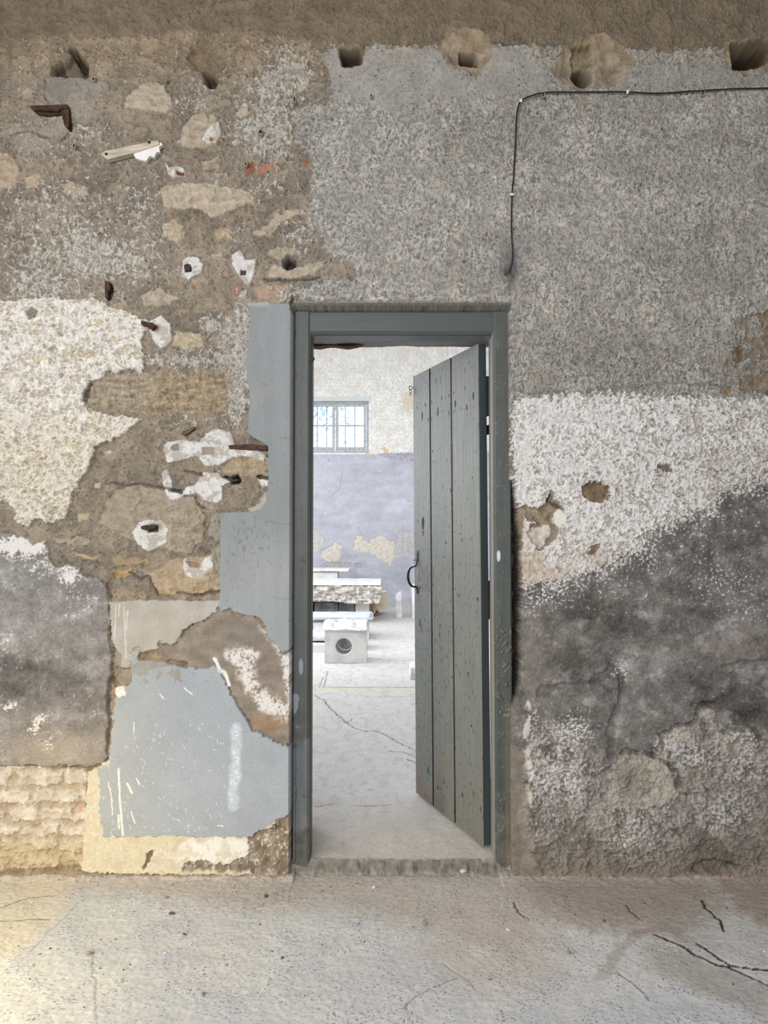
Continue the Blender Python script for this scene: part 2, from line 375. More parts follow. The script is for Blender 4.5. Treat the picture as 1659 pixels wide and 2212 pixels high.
# brick fragments
for s, c in (("530 352 545 350 552 366 532 374", (150, 82, 56)), ("550 358 590 346 586 364 556 376", (176, 112, 82)), ("652 346 664 338 668 350 654 356", (176, 96, 62)),
             ("545 618 626 610 620 644 560 646", (168, 136, 110)), ("502 618 522 612 518 634 504 636", (164, 108, 88)), ("412 614 420 613 420 622 413 622", (176, 90, 60))):
    mk = region(s, 3, 2, 20, amp2=1); f.paint(mk, np.array(c, np.float32) + (nS * 16)[..., None]); f.h += mk * 5

# --- grey lichen like remains of roughcast on the rubble
dens = np.full(U.shape, -0.55, np.float32)
for x, y, rx, ry, a in ((150, 520, 110, 90, .62), (60, 590, 70, 60, .6), (110, 420, 90, 60, .45), (250, 560, 60, 40, .7), (300, 430, 60, 60, .6), (190, 300, 60, 50, .55),
    (60, 290, 90, 60, .5), (410, 215, 60, 40, .6), (590, 200, 80, 70, .75), (640, 150, 60, 50, .6), (540, 290, 60, 50, .75), (600, 300, 50, 60, .7), (570, 400, 60, 30, .62), (470, 385, 40, 25, .5),
    (650, 500, 50, 30, .85), (330, 520, 50, 40, .5), (320, 590, 70, 30, .55), (90, 640, 90, 30, .5), (190, 560, 50, 60, .5), (510, 500, 40, 30, .5), (640, 545, 30, 20, .5), (360, 640, 70, 20, .4),
    (450, 700, 26, 30, 1.0), (525, 660, 14, 60, .9), (400, 775, 100, 25, 1.0), (520, 790, 26, 90, 1.2), (505, 870, 18, 60, 1.1), (400, 905, 70, 22, .6), (500, 730, 30, 50, .75),
    (450, 1090, 40, 50, .35), (630, 640, 40, 25, 1.0), (170, 200, 50, 30, .35), (60, 130, 60, 60, .25), (300, 130, 60, 50, .25), (460, 150, 60, 60, .15), (610, 100, 80, 40, .3), (250, 640, 60, 14, .5), (20, 480, 50, 60, .35)):
    dens += a * blob(x, y, rx, ry)
flk = fbm(U + wa * 0.6, V + wb * 0.6, 15, octv=4, seed=91, gain=0.65) * 0.8 + dens + (worm - .5) * 0.75 - .02
mk = sm(flk, -0.03, 0.10) * (V < 1200)
f.paint(mk * 0.88, np.array((160, 155, 146), np.float32) + ((worm - 0.42) * 95)[..., None]); f.h += mk * (4.5 + worm * 3.5)
f.paint(sm(flk, -0.12, -0.01) * (1 - mk) * 0.3 * (V < 1200), (150, 138, 120))

# --- smooth grey mortar shelf near the left bracket and under the small holes
mk = region("92 170 130 163 205 168 235 180 232 195 195 205 150 225 95 232", 6, 3); f.paint(mk * 0.75, np.array((138, 130, 120)) + (nM * 14)[..., None]); f.h += mk * 7
mk = region("145 205 190 190 205 215 200 245 160 250 120 300 90 330 20 320 30 280 70 285 140 250", 8, 4); f.paint(mk * 0.6, np.array((156, 144, 130)) + ((worm - .5) * 30)[..., None]); f.h += mk * 5

# --- dark brown band along the top
dT = raw("-100 -60 1760 -60 1760 104 1590 100 1480 112 1380 108 1320 78 1260 92 1190 100 1130 90 1060 92 1040 62 1000 48 960 66 960 96 850 102 760 98 700 92 640 80 560 70 400 60 250 80 120 70 -100 90", 80)
top = np.clip((dT + nE * 12) / 14 + 0.5, 0, 1)
tcol = np.stack([112 + nM * 12 + (worm - .5) * 22, 100 + nM * 11 + (worm - .5) * 21, 84 + nM * 9 + (worm - .5) * 20], -1) + ((U - 829) / 829 * 3)[..., None]
f.paint(top * 0.72, tcol); f.h += top * (worm * 4.0) * sm(U, 300, 700)

# --- grey roughcast around the door head
gcol0 = np.stack([142 + nB * 10, 137 + nB * 10, 128 + nB * 9], -1) + (sm(nM + nE * .5, .1, .5) * 8)[..., None] * np.array((1.2, .6, .1), np.float32)
gpat = sm(fbm(U, V, 75, octv=3, seed=95), -0.2, 0.35)
gcol = gcol0 + ((worm - 0.42) * (66 + gpat * 26))[..., None] * np.array((1.0, 1.0, 0.96), np.float32) + (gpat * 9)[..., None]
sC = "1760 100 1590 98 1480 108 1380 104 1320 96 1260 100 1190 100 1130 94 1060 98 960 98 850 98 770 92 720 95 690 112 706 150 722 200 700 222 655 225 640 250 642 300 672 340 674 430 664 460 690 500 702 538 742 562 782 590 768 601 722 598 692 606 645 622 638 655 560 655 560 720 620 720 1000 905 1760 905"
mC = region(sC, 11, 2.6, 60, amp2=5)
mC = mC * (1 - region("1590 690 1640 678 1700 660 1700 900 1655 850 1620 850 1600 820 1560 800 1580 770 1590 740", 9, 3, 40, amp2=5) * sm(fbm(U, V, 22, octv=4, seed=97), -0.12, 0.0))
f.paint(mC, gcol); f.h = f.h * (1 - mC) + mC * (7.5 + worm * 5.5 + nM * 3 + nB * 4)
# paler smoother bands just below the brown band
sb = region("700 120 760 100 960 104 980 150 1010 165 1040 150 1060 104 1150 110 1190 190 1120 200 1040 215 940 210 850 235 720 205", 10, 14) * 0.8
f.paint(sb * mC, np.array((150, 146, 138), np.float32) + (nM * 12 + (worm - .5) * 16)[..., None]); f.h -= sb * mC * worm * 4.5
sb = region("1330 150 1660 120 1660 190 1340 200", 10, 14) * 0.5; f.paint(sb * mC, np.array((140, 135, 128)) + (nM * 12)[..., None])
f.paint(blob(1250, 480, 130, 120) * 0.28 * mC, gcol + 26); f.paint(blob(840, 420, 110, 200) * 0.22 * mC, gcol + 22)
f.paint(blob(1430, 780, 260, 60) * 0.3 * mC, gcol - 22); f.paint(line("1108 842 1200 850 1330 838 1440 828 1540 832 1640 822 1700 820", 5, 6) * 0.5, (104, 98, 92))
f.paint(pock * 0.8 * mC, (72, 66, 60)); f.h -= pock * mC * 4
f.paint(blob(1098, 560, 22, 40) * 0.75, (104, 104, 104)); f.paint(blob(1104, 600, 10, 34) * 0.5, (74, 70, 66)); f.paint(blob(1103, 590, 14, 14) * 0.7, (66, 64, 64)); f.h -= blob(1100, 586, 7, 9) * 16
f.paint(line("1058 90 1110 92 1130 92", 6, 4) * 0.7 + line("1165 95 1230 92", 5, 4) * 0.6, (92, 92, 92))
f.paint(line("640 654 720 652 900 656 1080 657", 9, 4) * 0.5, (108, 100, 90))

# --- white lime roughcast, right
sD = "1106 870 1130 857 1200 853 1300 848 1400 852 1500 857 1600 860 1780 862 1780 1052 1640 1038 1592 1048 1562 1062 1532 1100 1492 1112 1440 1132 1402 1152 1372 1190 1332 1212 1300 1226 1260 1240 1200 1258 1160 1264 1135 1270 1124 1256 1130 1200 1122 1120 1110 1075 1106 1020"
dD = raw(sD, 60); mD = np.clip((dD + nE * 16 + nE2 * 14 + (worm - .5) * 10) / 3 + 0.5, 0, 1)
# --- dark grey plaster right
mDark = np.clip(sm(V, W(0, 1010)[1], W(0, 1030)[1]) * (U > 1100), 0, 1)
rn = fbm(U, V, 90, 55, octv=4, seed=101); rn2 = fbm(U, V, 30, octv=4, seed=103, gain=.6)
rn3 = fbm(U, V, 7, octv=4, seed=105, gain=.75); rp = sm(fbm(U, V, 62, 44, octv=5, seed=106, gain=.7), .12, .42) * 26 - sm(-fbm(U, V, 62, 44, octv=5, seed=106, gain=.7), .15, .5) * 14; dk = np.stack([110 + rn * 16 + rn2 * 24 + rn3 * 20 + rp, 104 + rn * 14 + rn2 * 25 + rn3 * 20 + rp, 100 + rn * 12 + rn2 * 26 + rn3 * 20 + rp * 1.05], -1) + (nG * 10)[..., None]
f.paint(mDark, dk); f.h = f.h * (1 - mDark) + mDark * (8 + rn * 6 + rn2 * 3 + nS * 1.2 + rn3 * 1.6)
for x, y, rx, ry, a in ((1290, 1320, 60, 30, -26), (1480, 1290, 60, 26, -16), (1350, 1350, 50, 30, -22), (1180, 1290, 40, 60, -4), (1240, 1430, 50, 40, -24), (1330, 1470, 24, 24, -30), (1560, 1480, 90, 40, -14), (1620, 1540, 60, 40, -26),
    (1420, 1440, 60, 40, 24), (1350, 1440, 26, 20, 40), (1410, 1330, 20, 22, 34), (1580, 1370, 30, 30, 26), (1620, 1440, 60, 20, 14), (1360, 1540, 30, 40, 18), (1200, 1500, 60, 40, 6), (1640, 1330, 30, 50, 8), (1600, 1160, 60, 60, -12), (1500, 1180, 50, 60, -10)):
    f.c += ((blob(x, y, rx, ry) * a * mDark))[..., None] * np.array((1, 1, 1.04), np.float32)
f.paint(blob(1600, 1400, 70, 26) * 0.3 * mDark, (146, 124, 106)); f.paint(blob(1150, 1420, 26, 90) * 0.4 * mDark, (146, 128, 112))
# lumpy lower right with salt
dR = raw("1130 1880 1125 1700 1145 1600 1160 1560 1200 1560 1260 1600 1310 1660 1330 1640 1350 1620 1380 1625 1412 1640 1412 1600 1450 1575 1490 1560 1510 1525 1545 1530 1560 1570 1620 1575 1700 1590 1720 1900 1130 1900", 60)
mR = np.clip((dR + nE * 16) / 9 + 0.5, 0, 1)
lump = (1 - np.abs(fbm(U + wa, V + wb, 44, 26, octv=5, seed=107, gain=.66)) * 2.0) * .55 + .45 * (.5 + rn3 * .8)
salt = sm(lump * .6 + rn3 * .5 + nE * 0.4 + fbm(U, V, 80, octv=2, seed=109) * 0.7, 0.35, 0.75)
f.paint(mR, np.array((128, 120, 111), np.float32) + (rn2 * 34 + rn3 * 26 + nE * 14)[..., None]); f.paint(mR * salt * 0.62, np.array((176, 170, 164), np.float32) + (nS * 40)[..., None]); f.h += mR * (lump * 13 - 7 + nS * 3 + rn2 * 6 + nM * 8); f.paint(mR * sm(nM + nE * .5, .05, .35) * .4, (140, 122, 104)); f.paint(mR * sm(-nM + rn2 * .5, .15, .4) * .4, (100, 95, 92))
for x, y, rx, ry in ((1190, 1620, 60, 60), (1240, 1680, 50, 60), (1170, 1700, 40, 60), (1380, 1790, 60, 40), (1500, 1640, 60, 40), (1440, 1600, 40, 26), (1600, 1660, 60, 50), (1600, 1600, 50, 26), (1420, 1830, 60, 26), (1560, 1760, 60, 40)): f.paint(mR * blob(x, y, rx, ry) * sm(rn3 + rn2 * .6 + lump * .4, .1, .45) * .75, (196, 193, 191))
f.paint(mR * sm(V, W(0, 1770)[1], W(0, 1850)[1]) * 0.5, (122, 106, 90))
mk = region("1312 1750 1316 1690 1326 1650 1345 1632 1385 1628 1412 1640 1438 1622 1442 1660 1462 1690 1460 1720 1430 1735 1390 1742 1345 1750", 8, 4)
v = fbm(U + V * 0.5, V - U * 0.3, 40, 12, octv=4, seed=111); f.paint(mk * 0.95, np.array((170, 162, 146), np.float32) + (v * 18 + rn3 * 18)[..., None])
f.paint(mk * blob(1362, 1685, 34, 40) * 0.75, (124, 110, 96)); f.h += mk * (v * 6 - 2)
f.paint(region("1490 1815 1530 1800 1560 1815 1575 1850 1600 1872 1560 1885 1500 1888 1480 1878 1500 1860", 6, 3) * 0.6, np.array((104, 92, 78)) + (nE * 30)[..., None])
f.h -= region("1500 1866 1540 1855 1570 1862 1600 1874 1560 1888 1495 1884", 5, 4) * 26 + blob(1535, 1525, 14, 7) * 22 + line("1500 1524 1530 1520 1550 1535 1552 1560", 5) * 10
f.paint(blob(1470, 1590, 26, 12) * 0.7, (196, 188, 166)); f.paint(blob(1585, 1618, 22, 14) * 0.6, (168, 146, 120))
# relief steps in the lower right plaster
for s, wd, hh in (("1280 1476 1320 1440 1345 1470 1340 1520 1322 1560 1318 1620 1322 1640", 9, 8), ("1412 1632 1440 1580 1500 1560 1512 1530 1545 1525", 7, 10), ("1345 1625 1390 1628 1420 1636 1462 1660 1470 1700", 6, 10), ("1160 1500 1172 1480 1240 1478 1300 1470", 6, 6), ("1560 1440 1600 1432 1660 1420", 5, 5), ("1560 1580 1620 1575 1659 1600", 6, 8)):
    k = line(s, wd, 8); f.h -= k * hh; f.paint(k * .4, (76, 70, 66))  # dark colour along each step stands in for its shadow
f.paint(line("1140 1520 1136 1600 1142 1680 1150 1760", 7, 8) * 0.85 * sm(rn2, -.3, .1), (206, 204, 202))
# white speckle carried over the dark plaster
sp = fbm(U, V, 6.5, octv=3, seed=113, gain=.75); near = np.exp(np.minimum(dD, 0) / 60.0) * mDark
f.paint(sm(sp + near * 0.75 + rn2 * 0.5, 0.76, 0.88) * mDark * 0.9, (208, 204, 202))
for x, y, rx, ry, a in ((1180, 1290, 60, 34, .5), (1240, 1580, 50, 45, .62), (1225, 1690, 60, 50, .4), (1560, 1250, 80, 60, .34), (1400, 1200, 60, 40, .4), (1345, 1450, 26, 30, .5), (1150, 1560, 16, 50, .5), (1200, 1770, 60, 40, .3), (1620, 1640, 50, 60, .3), (1360, 1820, 60, 50, .4), (1470, 1620, 40, 40, .35), (1620, 1300, 60, 60, .28)):
    f.paint(sm(sp + blob(x, y, rx, ry) * a, 0.55, 0.7) * blob(x, y, rx * 1.5, ry * 1.5) * mDark * 0.9, (210, 208, 210))
wcol = np.array((208, 206, 205), np.float32) + ((worm - .5) * 40 + nM * 8)[..., None]
pitw = sm(-wormh + nE * 0.3 + nM * .35 + sm(U, 1250, 1620) * 0.24 + blob(1260, 1180, 90, 60) * 0.12, -0.25, 0.0)
f.paint(mD, wcol); f.paint(mD * pitw * 0.7, np.array((158, 142, 126), np.float32) + (nM * 20)[..., None]); f.paint(mD * sm(nB + nM * .5, 0.0, 0.5) * 0.25 * sm(U, 1250, 1400), (180, 172, 162))
f.h = f.h * (1 - mD) + mD * (11 + wormh * 7 + nM * 4 - pitw * 4)
ad = .25 + .75 * sm(U + nM * 90, 1150, 1420); f.paint(mD * arc * ad * .85, (138, 120, 100)); f.h -= mD * arc * ad * 5
f.paint(mD * blob(1180, 1240, 60, 22) * 0.5, (176, 140, 104)); f.paint(mD * blob(1290, 1205, 40, 20) * 0.4, (176, 150, 122))
rim(mD * mDark, .3)
# holes and scars in the white
for s, c, dp in (("1258 1052 1272 1040 1300 1046 1318 1054 1320 1078 1302 1086 1280 1080 1262 1072", (142, 108, 72), 24), ("1128 1092 1160 1100 1192 1078 1216 1092 1200 1110 1196 1130 1210 1140 1196 1165 1180 1182 1165 1186 1150 1170 1140 1150 1150 1128 1128 1110", (154, 130, 100), 16),
                 ("1420 1000 1440 1005 1450 1018 1436 1018 1422 1010", (128, 106, 84), 10), ("1278 1180 1296 1176 1290 1200 1280 1198", (150, 118, 84), 10), ("1590 750 1602 742 1606 762 1592 790 1586 770", (128, 96, 60), 10), ("1560 836 1578 832 1574 850 1562 850", (146, 112, 76), 6),
                 ("1640 680 1659 672 1700 670 1700 704 1650 700", (146, 122, 92), 8), ("1596 812 1640 808 1700 800 1700 848 1640 846 1610 846", (146, 124, 94), 8), ("1620 736 1650 728 1700 728 1700 780 1640 770", (142, 122, 96), 6)):
    mk = region(s, 9, 2.5, 20, amp2=3); f.paint(mk, np.array(c, np.float32) * .93 + (nS * 24 + nE * 20)[..., None]); f.h = f.h * (1 - mk) + mk * (11 - dp + nS * 5 + nE * 8); rim(mk, -.3, .5, 5)
mk = region("1196 1108 1208 1098 1226 1112 1222 1130 1210 1140 1198 1130", 2, 2, 20, amp2=1); f.paint(mk, (214, 210, 196)); f.h = f.h * (1 - mk) + mk * 16
# stones beside the black slot right of the frame
mk = region("1118 1100 1128 1092 1135 1110 1130 1150 1128 1200 1132 1262 1124 1270 1118 1255 1124 1200 1118 1150", 4, 2); f.paint(mk, np.array((142, 122, 92)) + (nE * 24)[..., None]); f.h = f.h * (1 - mk) + mk * 4
mk = region("1132 1130 1150 1140 1190 1130 1188 1160 1170 1184 1140 1186 1132 1160", 4, 3); f.paint(mk, np.array((198, 184, 164)) + (nS * 20)[..., None]); f.h += mk * 6
mk = region("1126 1195 1170 1192 1180 1200 1160 1250 1132 1268", 4, 3); f.paint(mk, np.array((190, 172, 148)) + (nS * 20)[..., None])
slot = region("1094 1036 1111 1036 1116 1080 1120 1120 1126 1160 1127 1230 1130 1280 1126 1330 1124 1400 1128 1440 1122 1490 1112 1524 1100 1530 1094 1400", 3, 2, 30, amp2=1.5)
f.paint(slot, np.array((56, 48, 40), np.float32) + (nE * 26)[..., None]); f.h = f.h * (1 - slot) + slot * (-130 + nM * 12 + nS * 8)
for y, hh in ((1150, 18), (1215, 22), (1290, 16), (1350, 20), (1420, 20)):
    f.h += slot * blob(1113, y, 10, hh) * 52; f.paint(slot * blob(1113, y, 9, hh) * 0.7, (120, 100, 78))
# brown mortar fillet down the right jamb
fil = region("1094 1520 1112 1520 1112 1600 1135 1640 1140 1740 1150 1880 1094 1890", 9, 16); f.paint(fil * 0.75, np.array((134, 121, 106)) + (nM * 18 + nE * 16 + n7 * 12)[..., None]); f.h = f.h * (1 - fil * .8) + fil * (-6 + nS * 1.5)

# --- white-cream roughcast left
sG = "-60 655 30 648 60 645 100 641 150 646 190 645 222 648 235 665 262 668 290 680 318 690 330 700 312 718 306 745 308 765 313 795 300 806 280 798 262 803 250 810 235 798 215 818 192 823 193 835 182 845 178 862 183 878 205 886 240 898 262 898 300 902 305 905 290 920 270 935 245 950 215 958 203 967 200 990 190 1015 175 1035 165 1055 155 1068 150 1090 145 1110 145 1120 120 1128 100 1133 85 1120 70 1125 60 1138 35 1130 30 1105 18 1085 -60 1082"
mG = region(sG, 5, 1.8, 60, amp2=3)
pitg = sm(-wormh + nE * 0.35 + nM * 0.35, -0.36, -0.08)
gc = np.array((206, 200, 190), np.float32) + ((worm - .5) * 44 + nM * 8)[..., None] + (sm(V, W(0, 820)[1], W(0, 1000)[1]))[..., None] * np.array((-2, -5, -16), np.float32)
f.paint(mG, gc); f.paint(mG * pitg * 0.7, (162, 146, 124)); f.paint(mG * sm(nM + nS * .4, 0.25, 0.55) * 0.35, (214, 190, 146))
f.h = f.h * (1 - mG) + mG * (15 + wormh * 6 + nM * 3 - pitg * 4)
mk = region("56 672 70 664 80 674 76 690 62 690", 3, 2, 20); f.paint(mk, (134, 122, 106)); f.h -= mk * 14
f.paint(mG * arc * .72, (146, 132, 113)); f.h -= mG * arc * 5; rim(mG, -.1, .5, 5)
for x, y in ((128, 722), (112, 755), (132, 810), (36, 952), (330, 735)): f.paint(blob(x, y, 6, 5), (140, 124, 104)); f.h -= blob(x, y, 6, 5) * 8
# --- lower left: white fringe and grey plaster
mH = region("-60 1170 0 1150 25 1155 55 1160 70 1175 95 1168 102 1185 110 1212 130 1225 150 1218 172 1228 180 1245 215 1248 228 1262 232 1300 238 1340 235 1380 245 1395 242 1460 232 1500 235 1560 232 1600 235 1625 228 1645 200 1655 175 1662 150 1655 100 1658 50 1655 -60 1655", 8, 2, 60, amp2=3)
lc = np.stack([127 + rn * 12 + rn2 * 20 + rn3 * 18 + rp * .6, 122 + rn * 12 + rn2 * 21 + rn3 * 18 + rp * .6, 118 + rn * 12 + rn2 * 22 + rn3 * 18 + rp * .65], -1) + (nG * 8)[..., None]
f.paint(mH, lc); f.h = f.h * (1 - mH) + mH * (12 + rn * 3 + rn2 * 2 + rn3 * 1.3)
rim(mH, -.1)
for x, y, rx, ry, a in ((60, 1460, 80, 36, -32), (170, 1470, 60, 20, -22), (20, 1440, 60, 20, -20), (30, 1500, 40, 20, -20), (190, 1530, 50, 30, -12), (60, 1350, 50, 40, 14), (20, 1380, 20, 40, 24), (150, 1350, 60, 50, 4)):
    f.c += ((blob(x, y, rx, ry) * a * mH))[..., None]
f.paint(mH * blob(120, 1620, 120, 40) * 0.5, (172, 154, 132))
for x, y, rx, ry, a in ((50, 1178, 60, 24, 1.5), (150, 1240, 26, 34, 1.0), (15, 1390, 14, 30, .55), (18, 1528, 18, 9, 1.0), (80, 1565, 22, 20, .9), (110, 1605, 16, 30, .5), (180, 1290, 60, 50, .3), (90, 1225, 60, 30, .5), (30, 1230, 40, 40, .2)):
    k = sm(sp * 0.8 + rn2 * 0.4 + blob(x, y, rx, ry) * a, 0.55, 0.7) * mH; f.paint(k * 0.9, (214, 208, 200)); f.h += k * 2
# crack between the old plaster and the panel
cr = line("232 1262 238 1290 236 1320 240 1345 237 1380 244 1400 240 1450 236 1480 234 1520 236 1570 232 1610 234 1640 215 1655 190 1664 165 1658 120 1664 80 1656 30 1660 -20 1656", 5, 5)
f.h -= cr * 12; f.paint(cr * 0.5, (112, 96, 78)); f.h -= blob(240, 1470, 5, 8) * 22

# --- bricks low left
mBk = region("-60 1660 0 1658 50 1657 110 1660 165 1662 182 1662 184 1750 182 1800 178 1868 100 1875 -60 1880", 4, 3)
rows = [1660, 1703, 1742, 1778, 1812, 1844, 1876]; bh = np.zeros(U.shape, np.float32); dj = np.full(U.shape, 99, np.float32)
uu = U + wa * 0.8; vv = V + wb * 0.7
for i in range(6):
    a, b_ = W(0, rows[i])[1], W(0, rows[i + 1])[1]; inr = (vv >= a) & (vv < b_)
    ph = (30, -20, 24, -34, 10, -12)[i]; wdt = (112, 96, 70, 84, 62, 78)[i]
    mu = np.mod(uu - ph, wdt); dj = np.where(inr, np.minimum(np.minimum(mu, wdt - mu), np.minimum(vv - a, b_ - vv)), dj)
brk = sm(dj + nE * 10 + nE2 * 4, 0.5, 9); f.paint(mBk, np.array((168, 153, 134), np.float32) + (nE * 24)[..., None])
f.paint(mBk * brk, np.array((184, 174, 162), np.float32) + (nM * 20 + nS * 14 + nE * 14 + n7 * 8)[..., None]); f.h = f.h * (1 - mBk) + mBk * (brk * 7 + nM * 8 + nE * 9 + nS * 5 + n7 * 3 - 5)
f.paint(mBk * sm(V, W(0, 1790)[1], W(0, 1850)[1]) * 0.6, np.array((168, 150, 116)) + (nE * 20)[..., None])  # lower rows painted yellower to imitate the warm light on them
f.paint(region("166 1736 176 1734 178 1754 168 1756", 2, 2, 20) * 0.9 + region("98 1690 108 1672 106 1700", 2, 2, 20) * 0.5, (176, 140, 122))

# --- smooth panels left of the door
mK0 = region("236 1300 300 1296 476 1298 480 1320 466 1324 440 1342 415 1349 400 1362 388 1386 365 1398 345 1400 335 1404 300 1410 290 1440 260 1445 250 1440 248 1400 240 1380 238 1340", 3, 1.6, 40, amp2=1)
f.paint(mK0, np.array((163, 156, 146), np.float32) + (nM * 8)[..., None]); f.paint(mK0 * sm(nM + nB, .0, .5) * 0.4, (166, 166, 166)); f.h = f.h * (1 - mK0) + mK0 * (13 + nM * .5)
for s in ("268 1310 270 1350 272 1420", "250 1310 248 1380", "258 1305 256 1330", "276 1320 274 1360"): f.paint(line(s, 1.7, 1) * 0.7 * mK0, (212, 210, 204))
mK1 = region("176 1880 186 1700 190 1668 215 1655 236 1640 240 1640 560 1760 626 1780 630 1890 400 1890 200 1886", 4, 2, 40)
f.paint(mK1, np.array((192, 182, 160), np.float32) + (nM * 12 + nS * 8)[..., None]); f.paint(mK1 * sm(blob(470, 1845, 110, 40) + nE * .4, .3, .6) * 0.85, (216, 215, 214)); f.h = f.h * (1 - mK1) + mK1 * (12 + nM)
f.paint(mK1 * sm(nE + nM * .6, .0, .3) * 0.5, (176, 160, 134)); f.paint(mK1 * sm(n7 + nE * .8, .12, .32) * .5, (206, 202, 192)); f.paint(mK1 * sm(nM - nE * .6, .25, .45) * .4, (166, 154, 134))
mK = region("250 1498 262 1490 285 1470 282 1410 300 1425 350 1428 400 1442 420 1425 460 1416 490 1480 505 1505 522 1536 545 1572 580 1592 614 1603 640 1620 640 1760 600 1768 575 1790 550 1808 400 1807 222 1806 214 1750 216 1690 210 1662 236 1648 238 1600 244 1560", 5, 1.6, 40, amp2=2)
kc = np.array((152, 154, 156), np.float32) + (nM * 4 + nB * 6)[..., None] + (sm(U, 230, 420) * 4)[..., None] * np.array((-.6, .2, 1.6), np.float32)
f.paint(mK, kc); f.h = f.h * (1 - mK) + mK * (14 + nM * .6)
f.paint(mK * sm(nE + blob(330, 1440, 140, 34) * 1.0, 0.72, 0.95) * 0.6, (132, 118, 100))
f.paint(mK * blob(300, 1450, 60, 30) * 0.4, (150, 160, 158)); 
f.paint(line("512 1570 510 1640 505 1700 503 1740", 16, 5) * mK * (0.45 + 0.5 * sm(nG + nE, -.1, .5)), (198, 206, 216))
for s, wd in (("256 1662 259 1720 262 1760 266 1805", 2.8), ("275 1692 285 1712", 3), ("283 1752 292 1778", 1.6), ("234 1690 242 1730 244 1760", 1.4), ("290 1560 290 1600", 1), ("398 1486 416 1500", 1.6), ("345 1498 354 1508", 1.4), ("296 1682 302 1694", 2), ("258 1790 256 1760", 2), ("470 1783 482 1784", 1.6)):
    f.paint(line(s, wd, 1) * 0.95 * mK, (226, 222, 210))
rs = random.Random(3)
for i in range(110):
    x = 222 + rs.random() ** 1.5 * 270; y = 1800 - rs.random() ** 1.3 * 240; l = 2 + rs.random() * 7; a = rs.choice((0.3, 0.7, 1.1, 1.4)); 
    f.paint(line(f"{x} {y} {x + l * math.cos(a)} {y + l * math.sin(a)}", 1.15, 0, 6) * 0.55 * mK, (222, 218, 208))
rim(mK, .05, .35, 4); rim(mK0, .1, .3, 3)
# peeled area: brown mortar, white diagonal
sL = "345 1392 365 1394 385 1384 398 1364 415 1350 440 1342 468 1320 472 1306 480 1320 497 1314 505 1326 530 1329 552 1331 562 1340 575 1358 577 1374 597 1391 610 1412 640 1395 640 1624 612 1608 580 1593 545 1576 525 1541 500 1502 485 1456 470 1440 440 1448 420 1446 400 1432 380 1432 360 1425 352 1405"
mL = region(sL, 6, 1.6, 40, amp2=2.5); lv = fbm(U, V, 36, 22, octv=4, seed=121)
f.paint(mL, np.stack([128 + lv * 20 + rn3 * 10, 118 + lv * 18 + rn3 * 10, 108 + lv * 17 + rn3 * 10], -1)); f.h = f.h * (1 - mL) + mL * (4 + lv * 3 + nS * 1.4)
rim(mL, -.25, .6, 7); f.paint(mL * blob(530, 1375, 50, 30) * 0.5, (116, 110, 104)); f.paint(mL * blob(590, 1440, 20, 40) * .4, (124, 116, 108))
wd_ = region("486 1415 505 1398 535 1396 556 1410 548 1450 566 1485 600 1510 626 1530 626 1560 590 1556 560 1530 538 1500 520 1470 500 1440", 10, 14) + region("555 1350 580 1370 600 1420 612 1420 606 1400 580 1380", 6, 12) * .8 + region("606 1420 628 1410 628 1560 616 1520 612 1460", 6, 8)
f.paint(np.clip(wd_, 0, 1) * mL * sm(sp * .8 + rn2 * .7 + nE * .4, -0.42, 0.05) * 0.95, (206, 203, 202)); f.paint(mL * blob(580, 1572, 30, 10) * .4, (140, 104, 74))
f.paint(mL * blob(565, 1560, 40, 12) * .4, (160, 120, 80)); f.h += np.clip(wd_, 0, 1) * mL * 2
f.paint(line("464 1424 470 1438 476 1448 486 1452 490 1470 494 1480", 6, 3), (218, 216, 210)); f.h += line("464 1424 470 1438 476 1448 486 1452 490 1470 494 1480", 6, 3) * 5
mk = region("247 1400 262 1412 262 1440 280 1450 280 1478 262 1486 248 1470", 4, 3); f.paint(mk, np.array((142, 130, 116)) + (nE * 12)[..., None]); f.h -= mk * 5
mk = region("246 1486 270 1482 272 1502 260 1506 250 1500", 3, 2, 20); f.paint(mk, (214, 208, 196)); f.h += mk * 2
for s in ("290 1404 300 1400 308 1406", "346 1384 352 1392 362 1392", "385 1384 396 1366 402 1362"): f.h -= line(s, 4, 3) * 9
# broken foot of the panel beside the jamb and along the base
mk = region("535 1808 560 1796 585 1785 605 1772 640 1768 640 1895 560 1892 520 1880 470 1882 395 1880 400 1862 460 1864 500 1868 530 1850 545 1835", 9, 3, 40, amp2=3)
f.paint(mk, np.array((128, 114, 98), np.float32) + (nE * 30 + rn2 * 26)[..., None]); f.paint(mk * sm(sp + rn2 * .5, .25, .45) * .8, (200, 198, 198)); f.paint(mk * sm(-rn2, .15, .4) * .5, (104, 104, 108)); f.h = f.h * (1 - mk) + mk * (2 + nE * 9 + nS * 3)
mk = region("318 1845 330 1838 324 1858 312 1880 306 1876 316 1858", 3, 2, 20); f.paint(mk, (112, 96, 80)); f.h -= mk * 7

